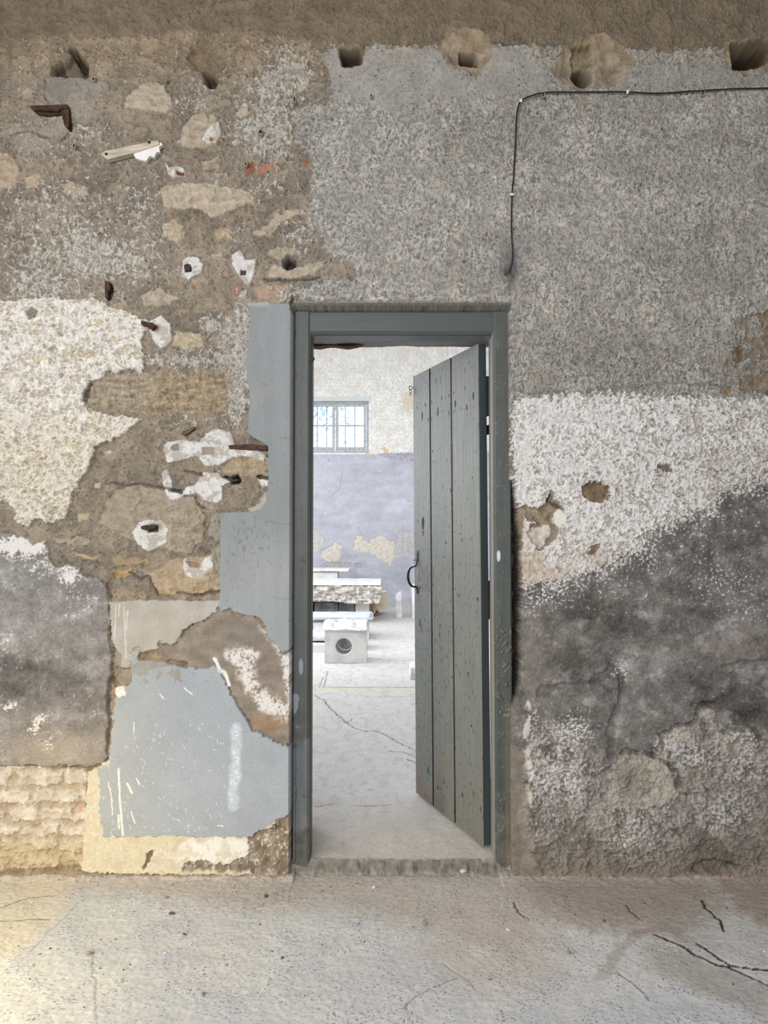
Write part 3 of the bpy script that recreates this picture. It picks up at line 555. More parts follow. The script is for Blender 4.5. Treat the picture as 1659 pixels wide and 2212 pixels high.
# --- painted grey strip beside the door
sJ = "541 657 585 655 632 657 660 700 660 1420 632 1402 610 1412 597 1391 577 1375 575 1356 562 1336 550 1331 530 1328 505 1323 497 1315 484 1319 478 1322 471 1306 474 1298 475 1108 500 1105 545 1103 552 1090 566 1070 578 1058 578 962 548 948 533 935 540 860 530 790 536 745 538 700"
mJ = region(sJ, 2.2, 1.6, 40, amp2=1.2); jv = fbm(U, V, 30, 140, octv=4, seed=125)
jc = np.array((132, 137, 140), np.float32) + (jv * 6 + nB * 4)[..., None] + (sm(V, W(0, 1000)[1], W(0, 1330)[1]) * 9)[..., None]
f.paint(mJ, jc); f.h = f.h * (1 - mJ) + mJ * (15 + nM * .5)
f.paint(mJ * sm(fbm(U, V, 6, 14, octv=3, seed=127) + blob(530, 1170, 50, 60) * .4, .5, .7) * .45, (104, 106, 108))
f.paint(mJ * blob(560, 850, 26, 30) * .25, (160, 148, 134)); f.paint(mJ * blob(556, 640 + 30, 30, 30) * .25, (128, 134, 136))
for s in ("575 1125 610 1132 628 1134", "590 1290 628 1296", "563 830 580 832", "604 948 628 946"): f.h -= line(s, 1.6, 3) * 1.5; f.paint(line(s, 1.8, 3) * .4, (110, 108, 104))
f.paint(blob(556, 656, 26, 5) * .8, (196, 190, 176))
# plaster ledge around the slot
mk = region("530 1100 555 1090 574 1062 576 1085 562 1100 545 1108", 3, 2, 20); f.paint(mk, (166, 156, 142)); f.h = f.h * (1 - mk) + mk * 6
mk = region("452 1115 472 1106 474 1160 466 1170 448 1150", 3, 2, 20) + region("456 1190 474 1180 475 1240 458 1238", 3, 2, 20); f.paint(np.clip(mk, 0, 1), np.array((146, 136, 120)) + (nS * 10)[..., None]); f.h += np.clip(mk, 0, 1) * 4

# --- white gypsum dabs
for s in ("436 300 445 280 460 268 472 262 476 280 474 298 466 308 450 311", "357 350 366 362 382 358 398 362 400 380 388 380 372 384 362 372", "393 563 405 553 425 555 438 568 436 590 420 595 408 606 392 596",
          "500 550 518 540 530 558 552 560 550 590 540 615 528 610 512 590 502 572", "325 690 350 680 368 700 372 735 362 745 345 752 330 735 322 712",
          "357 952 400 950 430 955 445 935 470 925 500 935 508 965 500 990 475 1005 440 1008 425 985 400 992 360 1000 354 975", "500 966 540 962 576 985 570 1000 556 990 520 985 500 990",
          "350 1018 362 1014 372 1040 370 1060 392 1066 402 1050 420 1046 440 1020 470 1022 480 1032 500 1040 480 1050 482 1078 470 1088 440 1082 425 1066 400 1070 380 1080 362 1080 352 1050",
          "286 1150 300 1130 318 1122 350 1126 364 1142 358 1160 360 1172 340 1184 318 1192 296 1178", "396 1208 402 1206 410 1226 430 1228 440 1206 458 1200 459 1225 445 1238 430 1250 405 1246 395 1230", "556 1035 578 1032 578 1050 566 1052",
          "205 1045 218 1042 216 1054 206 1054", "228 974 242 972 240 980 230 980"):
    d = raw(s, 20) + nE * 3.5 + nE2 * 2; mk = np.clip(d / 1.8 + .5, 0, 1)
    f.paint(mk, np.array((198, 196, 193), np.float32) + (nE * 16 + nS * 16)[..., None]); f.paint(mk * sm(nE + nM * .5 + n7 * .4, -.02, .18) * .75, (160, 147, 131)); f.h = f.h * (1 - mk) + mk * (14 + nE * 4 + nS * 2.5)
for s, c in (("398 576 412 572 414 586 400 588", (72, 74, 76)), ("518 584 532 584 531 594 519 594", (66, 62, 60)), ("372 960 386 960 386 972 372 972", (132, 120, 110)), ("436 966 462 966 462 982 438 982", (150, 134, 116)), ("364 1056 390 1058 388 1062 365 1061", (96, 84, 76)),
             ("400 1212 432 1216 430 1226 410 1224", (150, 122, 88)), ("454 296 460 296 460 304 455 304", (150, 96, 44)), ("380 368 398 372 397 379 382 378", (110, 62, 44)), ("322 1136 342 1134 342 1148 320 1150", (86, 74, 64)), ("384 1038 396 1032 394 1046 384 1046", (140, 128, 118))):
    mk = region(s, 1, 1.6, 20, amp2=.6); f.paint(mk, c); f.h -= mk * 9
f.paint(blob(332, 1138, 16, 9) * .6, (90, 78, 68)); f.paint(blob(338, 708, 7, 6), (150, 92, 44)); f.paint(blob(460, 302, 6, 5) * .8, (170, 116, 60)); f.paint(blob(370, 466, 10, 5) * .7, (156, 112, 66))
# dark clefts
for s, wd, dp in (("572 604 600 601 640 603 690 598", 3.5, 14), ("484 1030 500 1036 514 1040 508 1032", 5, 40), ("560 1028 576 1036", 5, 30), ("500 1032 512 1028 516 1040 502 1042", 4, 45), ("398 1016 420 1024 436 1028", 4, 12), ("375 1060 392 1064", 3, 10), ("420 1076 428 1090 440 1096", 4, 12),
                  ("192 830 184 848 182 868", 4, 12), ("395 940 416 925", 4, 10), ("276 1236 300 1250 318 1246", 4, 10), ("322 1250 336 1275 340 1284", 3, 8), ("380 1282 430 1285 470 1278", 4, 9), ("225 1045 270 1046 330 1048 390 1058", 3, 6), ("640 640 626 652", 4, 8), ("235 610 238 630 234 644", 5, 10),
                  ("130 300 150 278 150 250", 3, 8), ("20 290 60 284 110 296", 3, 5), ("630 655 632 640", 4, 10), ("96 170 92 200 100 215", 3, 8), ("1180 1080 1195 1065 1192 1078", 4, 14), ("1190 1062 1180 1084 1200 1090 1216 1100", 4, 14)):
    k = line(s, wd, 4); f.h -= k * dp; f.paint(k * .55, (84, 70, 56))
# round hole with grey mortar
mk = blob(622, 562, 18, 18); f.paint(sm(mk, .2, .6) * (U < 632) * .6, (136, 134, 130))

# --- putlog holes
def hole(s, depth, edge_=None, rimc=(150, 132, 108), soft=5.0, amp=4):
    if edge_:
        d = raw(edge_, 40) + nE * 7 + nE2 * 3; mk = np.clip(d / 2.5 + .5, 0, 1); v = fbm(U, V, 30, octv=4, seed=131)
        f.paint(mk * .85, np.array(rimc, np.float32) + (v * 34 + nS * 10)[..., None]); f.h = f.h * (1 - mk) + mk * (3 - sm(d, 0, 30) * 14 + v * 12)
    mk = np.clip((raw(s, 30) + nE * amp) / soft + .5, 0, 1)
    f.paint(mk * .9, np.array((74, 62, 48), np.float32) + (nE * 20)[..., None]); ms = np.clip(raw(s, 30) / 11 + .5, 0, 1); f.h = f.h * (1 - ms) + ms * (-depth * 1.7 + nM * 10)  # hole interior coloured dark to deepen its shade
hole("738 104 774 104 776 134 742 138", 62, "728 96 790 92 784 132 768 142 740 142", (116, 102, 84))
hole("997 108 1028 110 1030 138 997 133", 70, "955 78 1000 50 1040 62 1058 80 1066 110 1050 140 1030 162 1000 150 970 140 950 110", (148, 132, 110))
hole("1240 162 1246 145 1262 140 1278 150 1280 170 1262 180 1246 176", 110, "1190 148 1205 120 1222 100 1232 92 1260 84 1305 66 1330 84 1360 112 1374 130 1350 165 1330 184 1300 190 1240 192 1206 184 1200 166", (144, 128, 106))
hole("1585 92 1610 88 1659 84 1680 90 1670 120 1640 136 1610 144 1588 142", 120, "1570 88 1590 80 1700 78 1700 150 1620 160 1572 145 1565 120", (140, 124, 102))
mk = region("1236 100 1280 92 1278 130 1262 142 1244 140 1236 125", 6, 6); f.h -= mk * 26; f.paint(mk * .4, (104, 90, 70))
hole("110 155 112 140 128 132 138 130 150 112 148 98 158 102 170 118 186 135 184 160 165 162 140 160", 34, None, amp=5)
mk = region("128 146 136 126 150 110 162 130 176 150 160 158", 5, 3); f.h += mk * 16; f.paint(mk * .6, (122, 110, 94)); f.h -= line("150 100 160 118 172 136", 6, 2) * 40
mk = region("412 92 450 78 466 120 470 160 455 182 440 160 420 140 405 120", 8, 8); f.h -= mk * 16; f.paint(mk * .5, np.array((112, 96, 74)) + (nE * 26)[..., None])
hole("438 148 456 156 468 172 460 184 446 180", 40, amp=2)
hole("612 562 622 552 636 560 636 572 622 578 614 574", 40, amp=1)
mk = region("1236 204 1272 204 1262 224 1250 232 1240 220", 6, 3, 20); f.paint(mk * .6, (146, 130, 106)); f.h -= mk * 4

# --- doorway recess and base
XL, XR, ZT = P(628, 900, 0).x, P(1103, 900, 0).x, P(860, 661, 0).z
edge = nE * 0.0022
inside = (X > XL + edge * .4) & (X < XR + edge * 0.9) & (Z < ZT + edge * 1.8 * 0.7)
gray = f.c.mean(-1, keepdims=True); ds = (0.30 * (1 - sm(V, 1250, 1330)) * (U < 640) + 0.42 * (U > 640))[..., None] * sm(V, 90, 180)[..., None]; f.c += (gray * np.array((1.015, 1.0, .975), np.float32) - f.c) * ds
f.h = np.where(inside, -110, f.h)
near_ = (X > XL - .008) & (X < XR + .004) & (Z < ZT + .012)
f.paint(np.where(inside | (near_ & (Z > ZT - .02)), 1.0, 0.0).astype(np.float32), np.array((96, 93, 88)) + (nG * 14 + nE2 * 12)[..., None])  # reveal and head edge painted dark for the shadow band there
f.h += sm(V, 1862, 1884) * 10 * (~inside)          # dirt banked at the foot
f.paint(sm(V + nE * 10, 1868, 1884) * .6, (150, 132, 112))
keepv = ~((X > XL + 0.035) & (X < XR - 0.035) & (Z < ZT - 0.035))
keep = keepv[:-1, :-1] | keepv[1:, 1:]
Y = -(f.h - 12) / 1000.0
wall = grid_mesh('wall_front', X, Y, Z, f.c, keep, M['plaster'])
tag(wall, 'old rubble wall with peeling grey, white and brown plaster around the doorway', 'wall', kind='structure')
del f, U, V, X, Z, Y

# masonry behind the plaster sheet, with the lintel over the doorway
bm = bmesh.new(); abox(bm, -4.2, -0.345, 0.26, 0.45, -0.05, 5.2); abox(bm, 0.505, 4.2, 0.26, 0.45, -0.05, 5.2); abox(bm, -0.345, 0.505, 0.26, 0.45, 2.215, 5.2); abox(bm, -0.55, -0.345, 0.151, 0.26, -0.05, 2.5); abox(bm, 0.505, 0.7, 0.151, 0.26, -0.05, 2.5); abox(bm, -0.345, 0.505, 0.151, 0.26, 2.215, 2.5); abox(bm, -4.2, 4.2, 0.0, 0.45, 4.1, 5.2)
tag(mesh('wall_masonry', bm, M['hallside']), 'thick masonry of the doorway seen inside the opening', 'wall', kind='structure')
bm = rough_box(-0.345, 0.505, 0.30, 0.46, 2.185, 2.30, cuts=40, amp={'z1': 0, 'y0': .004, '*': 0.004}, seed=3, cell=.05)
for v in bm.verts:
    if v.co.z < 2.2: v.co.z += 0.009 + 0.003 * math.sin(v.co.x * 19) * math.sin(v.co.x * 7 + 1) + random.uniform(-.002, .002)
tag(mesh('trim_1', bm, M['room'], smooth=True), 'rough plastered underside of the lintel at the back of the doorway', 'lintel', kind='structure')
bm = rough_box(-0.33, -0.07, 0.40, 0.455, 2.184, 2.24, cuts=18, amp=.008, seed=5, cell=.03)
for v in bm.verts:
    if v.co.z < 2.2: v.co.z += .004 * math.sin(v.co.x * 47) + max(0, v.co.x + .12) * .18
tag(mesh('lintel_board', bm, M['oldwood'], smooth=True), 'dark broken wooden board under the lintel at the top left of the doorway', 'board')

# ================================================================== FLOOR
SZ = 0.045
ys = [np.arange(-5.0, -1.0, 0.05), np.arange(-1.0, 0.62, 0.0036)]
y = 0.62; far = []
while y < 11.6: far.append(y); y += max(0.005, (y + 3.03) ** 2 / (F * 1.275) * 1.1)
ys = np.concatenate(ys + [np.array(far)]).astype(np.float32); xs = axis(-4.2, 4.2, -1.7, 1.7, 0.0038, 0.04)
X, Yg = np.meshgrid(xs, ys); U = X * 500; V = Yg * 500
nE = fbm(U, V, 26, octv=5, seed=2, gain=.6); nM = fbm(U, V, 60, octv=4, seed=12); nS = fbm(U, V, 10, octv=3, seed=22); nG = fbm(U, V, 3.4, octv=2, seed=33); nB = fbm(U, V, 230, octv=3, seed=6)
wa = fbm(U, V, 24, octv=2, seed=42) * 9; wb = fbm(U, V, 24, octv=2, seed=45) * 9
f = Field(U, V, (196, 195, 193))
def gp(s, Z=0.0): return [(G(a, b, Z).x * 500, G(a, b, Z).y * 500) for a, b in pts(s)]
def greg(s, amp=10, soft=20, Z=0.0, pad=90): return np.clip((sdf(U, V, gp(s, Z), pad) + nE * amp) / soft + .5, 0, 1)
def gline(s, width, wob=3, Z=0.0): return sm(sdf(U + wa * wob / 9, V + wb * wob / 9, gp(s, Z), 30, closed=False), -width, -width * .35)
front = (Yg < 0.05).astype(np.float32)
f.tint(nM, .05); f.tint(nS, .05); f.tint(nG, .04); f.tint(nB, .04)
f.paint(front * sm(nB + nM * .5, .0, .5) * .45, (170, 172, 178))
# dusty brown earth near the wall
f.paint(front * greg("-200 1870 1900 1870 1900 1930 1500 1960 1300 2010 1180 2000 1100 2060 900 2000 700 1960 560 1965 300 1930 -200 1900", 40, 70) * .8, np.array((174, 164, 154), np.float32) + (nS * 14)[..., None])
f.paint(front * greg("1100 1900 1500 1890 1560 1960 1480 2040 1380 2010 1260 2000 1150 1960", 30, 60) * .7, np.array((158, 147, 138), np.float32) + (nS * 12)[..., None])
f.paint(front * greg("1540 1890 1900 1890 1900 1990 1640 2000 1590 1960 1560 1920", 20, 30) * .7, np.array((154, 138, 126), np.float32) + (nS * 12)[..., None])
f.paint(front * greg("1000 1960 1150 1970 1250 2060 1200 2130 1000 2140 900 2060", 30, 60) * .55, (182, 171, 162))
f.paint(front * greg("1400 2040 1500 2060 1659 2140 1659 2200 1500 2140 1400 2090", 20, 30) * .45, (142, 134, 124))
f.paint(front * greg("-50 1890 160 1900 130 1980 60 2040 -50 2100", 25, 40) * .6, (206, 194, 168))  # yellowish pool at far left, warm light put into the floor colour
for s in ("300 2080 420 2040 440 2060 380 2130", "820 2040 940 2080 1040 2180 1030 2260 800 2260 700 2150", "440 2140 560 2160 520 2260 380 2260", "1390 2130 1480 2150 1560 2200 1400 2200"):
    f.paint(front * greg(s, 30, 40) * .22, (168, 171, 184))
for s in ("955 2075 985 2095 992 2108 970 2100", "1010 2040 1060 2050 1050 2070 1020 2075", "1180 2060 1310 2070 1250 2100"): f.paint(front * greg(s, 10, 16) * .5, (204, 202, 198))
stain = gline("1300 2110 1340 2050 1370 2020 1410 2005 1460 2010", 14, 6); f.paint(front * stain * .3, (128, 112, 98))
for s, wd, dp in (("1415 2018 1440 2028 1470 2042 1500 2060 1530 2074 1550 2084 1570 2086 1600 2088 1659 2096 1720 2100", 3.2, 9), ("1508 2038 1530 2056 1556 2072 1580 2084 1620 2090", 3.0, 9), ("1516 1946 1522 1960 1540 1974 1556 1988 1560 2000 1562 2012", 2.6, 7), ("1570 2088 1600 2100 1640 2118 1659 2130 1700 2160", 2.6, 7),
                  ("1350 1955 1366 1972 1380 1985", 2, 4), ("1330 2100 1360 2120 1386 2140 1400 2160", 1.6, 3), ("203 2050 200 2090 206 2120 208 2212", 1.4, 1.5), ("870 2180 900 2150 950 2128 990 2110", 1.4, 2), ("955 2080 1000 2110 1030 2140", 1.4, 2), ("1110 1950 1120 1970 1140 1988", 2, 4), ("0 1960 60 1940 120 1935", 2, 3), ("0 1990 60 1985 110 1984", 2, 3), ("60 2060 110 2010 170 1950", 1.4, 1.2)):
    k = gline(s, wd * 1.2) * front; f.h -= k * dp * .6; f.paint(sm(k, 0, .5) * min(1, dp / 6.5), (70, 60, 54))
f.paint(front * sm(fbm(U, V, 5, octv=2, seed=49), .62, .72) * .5, (212, 208, 202))
fp = sm(fbm(U, V, 3.6, octv=2, seed=46) + .3 * nM, .54, .64); f.paint(front * fp * .75, (104, 96, 90)); f.h -= front * fp * 2.5  # small pits, their shadows painted in as dark specks
f.h += front * (nM * 3 + nS * 1.2 + nG * .7)
# banked dirt at the wall foot
f.h += front * np.exp(-np.maximum(-Yg - .01, 0) / .035) * (10 + nE * 8) * ((X < XL + .02) | (X > XR - .05))
# hall floor, threshold first
back = 1 - front; bz = SZ
f.paint(back, np.array((200, 198, 196), np.float32) + (nM * 10 + nS * 5)[..., None])
f.paint(back * sm(.9 - Yg + nM * .3, 0, .9) * .7, np.array((180, 168, 154), np.float32) + (nS * 12)[..., None])
f.paint(back * sm(nM + nE * .5, .15, .5) * .4, (196, 194, 196)); f.paint(back * sm(nE + nS * .5, .36, .6) * .4, (150, 136, 124)); f.paint(back * sm(fbm(U, V, 30, 90, octv=4, seed=50), .1, .5) * .35, (178, 168, 158)) 
for s, wd, dp in (("676 1500 700 1512 715 1530 735 1548 752 1562 765 1572 790 1580 812 1578 835 1588 860 1602 900 1622 960 1650", 5, 8), ("730 1552 765 1552 745 1562", 3, 4), ("842 1622 870 1624 900 1634", 5, 6), ("880 1640 905 1650", 5, 4), ("700 1485 706 1460 708 1450", 3, 3), ("690 1486 698 1462", 3, 2), ("676 1448 704 1447", 3, 3), ("760 1740 800 1742 850 1738", 3, 3), ("680 1742 720 1736", 3, 2)):
    k = gline(s, wd, 5, bz) * back; f.h -= k * dp; f.paint(k * .65, (120, 96, 80))
k = gline("600 1488 700 1487 1000 1486", 16, 1, bz) * back; f.paint(k * .8, (206, 190, 154)); f.h -= gline("600 1486 700 1485 1000 1484", 2.5, 1, bz) * back * 8; f.paint(gline("600 1486 700 1485 1000 1484", 6, 1, bz) * back * .7, (120, 106, 90))
k = gline("780 1503 830 1505 1000 1503", 3, 3, bz) * back; f.paint(k * .5, (140, 128, 116)); f.h -= k * 4
f.h += back * (nM * 3 + nS * 1.0)
# threshold step
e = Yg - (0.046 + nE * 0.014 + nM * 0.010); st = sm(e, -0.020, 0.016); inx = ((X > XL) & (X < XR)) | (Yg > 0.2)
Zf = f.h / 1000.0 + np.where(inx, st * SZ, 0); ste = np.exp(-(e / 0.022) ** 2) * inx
f.paint(ste * .9, np.array((106, 103, 97), np.float32) + (fbm(U, st * 30, 14, octv=4, seed=48) * 40)[..., None]); Zf += ste * nS * .006  # step face painted darker to stand in for its shadow
floor = grid_mesh('floor', X, Yg, Zf, f.c, None, M['floor']); tag(floor, 'dusty cracked concrete floor running through the doorway into the bright hall', 'floor', kind='structure')
def floor_z(x, y):
    j = int(np.argmin(np.abs(xs - x))); i = int(np.argmin(np.abs(ys - y))); return float(Zf[i, j])
FX, FY, FZ = xs.copy(), ys.copy(), Zf.copy()
del f, U, V, X, Yg

# ================================================================== FAR WALL OF THE HALL
YB = 11.47
xs = axis(-4.2, 4.2, -2.0, 1.6, 0.0065, 0.04); zs2 = axis(-0.02, 5.2, -0.02, 4.6, 0.0065, 0.04)
X, Z = np.meshgrid(xs, zs2); KB = F / (YB + 3.03); U = X * KB + CX; V = 1162 - (Z - CAMZ) * KB
U = U.astype(np.float32); V = V.astype(np.float32)
S = 6.0   # finer units for the far wall
def bp(s): 
    return [((P(a, b, YB).x * KB + CX) * S, (1162 - (P(a, b, YB).z - CAMZ) * KB) * S) for a, b in pts(s)]
U *= S; V *= S
nE = fbm(U, V, 40, octv=5, seed=3, gain=.6); nM = fbm(U, V, 150, 110, octv=4, seed=14); nH = fbm(U + nM * 60, V, 230, 120, octv=5, seed=24, gain=.6); nS = fbm(U, V, 22, octv=3, seed=23)
rc = np.clip(1 - np.abs(fbm(U + nE * 14, V, 34, 48, octv=3, seed=63)) * 2.4, 0, 1)
f = Field(U, V, (222, 219, 214))
f.c += ((rc - .5) * 24 + nM * 12)[..., None]; f.h = (rc * 14 + nM * 10)
yl = sm(fbm(U, V, 160, 200, octv=3, seed=65), .15, .5); f.paint(yl * .25, (216, 204, 180))
def breg(s, amp=14, soft=6): return np.clip((sdf(U, V, bp(s), 100) + nE * amp) / soft + .5, 0, 1)
d = V - 981 * S + nE * 8; dado = sm(d, -4, 6)
f.paint(dado, np.array((176, 177, 186), np.float32) + (nH * 15 + nM * 7 + nE * 5)[..., None]); f.h = f.h * (1 - dado) + dado * (14 + nH * 3)
f.paint(breg("812 980 900 977 1060 975 1060 994 890 997 850 994 830 988", 12) * .9, np.array((168, 166, 176), np.float32) + (nE * 40)[..., None]); f.h += breg("812 980 900 977 1060 975 1060 994 890 997 850 994 830 988", 12) * nE * 24
for s, c in (("762 1186 766 1168 772 1154 780 1153 784 1166 794 1172 806 1160 820 1156 832 1160 836 1166 850 1170 856 1180 852 1196 850 1212 842 1222 832 1216 818 1206 808 1195 790 1192 772 1192", (204, 194, 180)),
             ("852 1184 858 1160 864 1148 874 1146 884 1147 900 1160 960 1166 960 1200 900 1206 880 1198 858 1204 850 1196", (184, 180, 180)), ("690 1194 706 1184 716 1178 720 1172 732 1175 740 1178 736 1192 738 1202 728 1210 712 1214 698 1208", (208, 198, 184)),
             ("600 1140 684 1142 694 1156 700 1172 694 1180 684 1192 600 1200", (190, 186, 178)), ("765 1220 772 1215 782 1218 780 1226 768 1228", (168, 164, 176)), ("694 1228 700 1216 730 1214 760 1216 740 1240 700 1250", (176, 172, 172))):
    k = breg(s, 22, 3); f.paint(k * .9, np.array(c, np.float32) + (nS * 16 + nE * 22)[..., None]); f.h -= k * 8; f.paint(np.clip(k * (1 - k) * 4, 0, 1) * .6, (150, 138, 132))
for x, y, a in ((740, 1215, -10), (860, 1240, -16), (780, 1260, -12), (880, 1180, -8), (700, 1020, 8), (870, 1090, 12), (720, 1080, 4)):
    xx, yy = bp(f"{x} {y}")[0]; f.c += (np.exp(-((U - xx) / 200) ** 2 - ((V - yy) / 160) ** 2) * a * dado)[..., None]
f.paint(dado * sm(fbm(U, V, 60, octv=4, seed=67) + np.exp(-((U - bp('870 1080')[0][0]) / 160) ** 2 - ((V - bp('870 1085')[0][1]) / 90) ** 2) * .45, .40, .8) * .45, (208, 210, 220))
for s in ("740 1020 736 1045 734 1055 722 1066 714 1076", "711 990 710 998", "770 1138 770 1144", "776 1138 777 1144"):
    k = sm(sdf(U + nE * 8, V, bp(s), 40, closed=False), -5, -1); f.paint(k * .6, (104, 100, 110))
for s, c in (("826 968 836 966 838 980 828 981", (196, 150, 112)), ("866 850 888 846 896 884 872 890", (204, 190, 164)), ("790 975 800 972 800 984 790 984", (204, 176, 140))):
    k = breg(s, 40, 30); f.paint(k * .6, c)
f.paint(dado * sm(V, 1286 * S, 1310 * S) * .4, (188, 178, 170))
# window opening
wx0, wx1 = P(651, 920, YB).x, P(797, 920, YB).x; wz0, wz1 = P(724, 978, YB).z, P(724, 866, YB).z
smoothband = (np.abs(X - (wx0 + wx1) / 2) < (wx1 - wx0) / 2 + .04) & (Z > wz1 - .05) & (Z < wz1 + .085)
f.paint(smoothband.astype(np.float32) * .8, (196, 200, 202)); f.h = np.where(smoothband, 8, f.h)
kv = ~((X > wx0) & (X < wx1) & (Z > wz0) & (Z < wz1)); keep = kv[:-1, :-1] | kv[1:, 1:] | kv[1:, :-1] | kv[:-1, 1:]
o = grid_mesh('wall_back', X, YB - f.h / 1000.0, Z, f.c, keep, M['hallplaster']); tag(o, 'far hall wall, cream roughcast above a lavender grey painted dado', 'wall', kind='structure')
del f, U, V
# thickness around the window
bm = bmesh.new(); t = .35
for b_ in ((-4.2, wx0, YB + .02, YB + t, -.05, 5.2), (wx1, 4.2, YB + .02, YB + t, -.05, 5.2), (wx0, wx1, YB + .02, YB + t, -.05, wz0), (wx0, wx1, YB + .02, YB + t, wz1, 5.2)): abox(bm, *b_)
tag(mesh('wall_back_masonry', bm, M['hallside']), 'masonry thickness around the hall window', 'wall', kind='structure')
# window
win = empty('window_1', ((wx0 + wx1) / 2, YB + .1, wz0)); hw = (wx1 - wx0) / 2; hh = wz1 - wz0
tag(win, 'small barred two-leaf window with grey frame high in the far hall wall', 'window', kind='structure')
bm = bmesh.new(); fr = .05
for b_ in ((-hw, -hw + fr, -.03, .04, 0, hh), (hw - fr, hw, -.03, .04, 0, hh), (-hw + fr, hw - fr, -.03, .04, 0, fr * .8), (-hw + fr, hw - fr, -.03, .04, hh - fr * .8, hh)): abox(bm, *b_, bev=.004)
mesh('window_frame', bm, M['winpaint'], win)
for sgn in (-1, 1):
    x0, x1 = (-hw + fr + .004, -.008) if sgn < 0 else (.008, hw - fr - .004); z0, z1 = .045, hh - .045; sw = .05
    bm = bmesh.new()
    for b_ in ((x0, x0 + sw, -.045, 0, z0, z1), (x1 - sw, x1, -.045, 0, z0, z1), (x0 + sw, x1 - sw, -.045, 0, z0, z0 + .07), (x0 + sw, x1 - sw, -.045, 0, z1 - sw, z1), (x0 + sw, x1 - sw, -.04, -.01, (z0 + z1) / 2 + .02, (z0 + z1) / 2 + .045)): abox(bm, *b_, bev=.003)
    sash = mesh('sash', bm, M['winpaint'], win)
    bm = bmesh.new(); abox(bm, x0 + sw - .005, x1 - sw + .005, -.024, -.020, z0 + .065, z1 - sw + .005); mesh('pane', bm, M['glass'], sash)
for i in range(7):
    x = -hw + .10 + i * (2 * hw - .2) / 6; bm = bmesh.new(); tube(bm, [(x, .16, .0), (x, .16, hh)], .008, 8); mesh('window_bar', bm, M['bar'], win, smooth=True)
# tree outside the window
slab('ground_outside', (-9, 9, 11.95, 26, -.1, 0), M['bark'], 'bare ground outside the hall', 'ground')
tr = empty('tree', (-2.4, 17.5, 0.0)); tag(tr, 'pale tree seen through the barred window of the far wall', 'tree')
bm = bmesh.new(); tube(bm, [(0, 0, 0), (.1, .1, 1.6), (0, .05, 2.8), (.1, 0, 4.2)], [.16, .13, .08, .03], 10); mesh('trunk', bm, M['bark'], tr, smooth=True)
bm = bmesh.new(); rr = random.Random(5)
for i in range(900):
    a = rr.random() * 6.28; r_ = 1.7 * rr.random() ** .5; z = 5.0 + rr.gauss(0, .55); c = Vector((math.cos(a) * r_, math.sin(a) * r_, z)); s = rr.uniform(.05, .11)
    d1 = Vector((rr.gauss(0, 1), rr.gauss(0, 1), rr.gauss(0, 1))).normalized(); d2 = d1.orthogonal().normalized()
    bm.faces.new([bm.verts.new(c + d1 * s), bm.verts.new(c + d2 * s * .5), bm.verts.new(c - d1 * s), bm.verts.new(c - d2 * s * .5)])
mesh('foliage', bm, M['leaf'], tr)

# ================================================================== other walls and ceilings
slab('wall_left', (-2.8, -2.7, -5.1, 0.15, -.05, 4.0), M['room'], 'plain left side wall of the front room')
slab('wall_right', (2.7, 2.8, -5.1, 0.15, -.05, 4.0), M['room'], 'plain right side wall of the front room')
slab('wall_rear', (-2.7, 2.7, -5.2, -5.1, -.05, 4.0), M['room'], 'wall behind the photographer')
slab('ceiling', (-2.8, 2.8, -5.2, 0.0, 3.98, 4.08), M['room'], 'ceiling of the front room', 'ceiling')
slab('wall_hall_left', (-4.3, -4.2, .15, 11.5, -.05, 5.3), M['hallside'], 'left side wall of the hall')
slab('wall_hall_right', (4.2, 4.3, .15, 11.5, -.05, 5.3), M['hallside'], 'right side wall of the hall')
slab('ceiling_hall', (-4.3, 4.3, .15, 11.9, 5.2, 5.3), M['hallside'], 'ceiling of the hall', 'ceiling')

# ================================================================== DOOR FRAME
def plank_grid(name, W_, H_, fn, mat, parent, to, step=.003):
    """front skin of painted timber: local a (0..W), b (0..H); fn paints a Field"""
    a = np.linspace(0, W_, max(int(W_ / step), 3)).astype(np.float32); b_ = np.linspace(0, H_, int(H_ / step)).astype(np.float32)
    A, B = np.meshgrid(a, b_); f = Field(A * 500, B * 500, (90, 96, 95)); fn(f, A, B)
    co = to(A, B, f.h / 1000.0); return co, f
FY0, FY1 = 0.05, 0.15
fxl0, fxl1 = P(635, 1000, FY0).x, P(672, 1000, FY0).x; fxr0, fxr1 = P(1064, 1000, FY0).x, P(1104, 1000, FY0).x
fzt, fzb = P(860, 673, FY0).z, P(860, 723, FY0).z
frame = empty('trim_2', ((fxl0 + fxr1) / 2, FY0, 0)); tag(frame, 'dark grey painted timber door frame set in the wall opening', 'door frame', kind='structure')
FPAINT = (70, 74, 71)
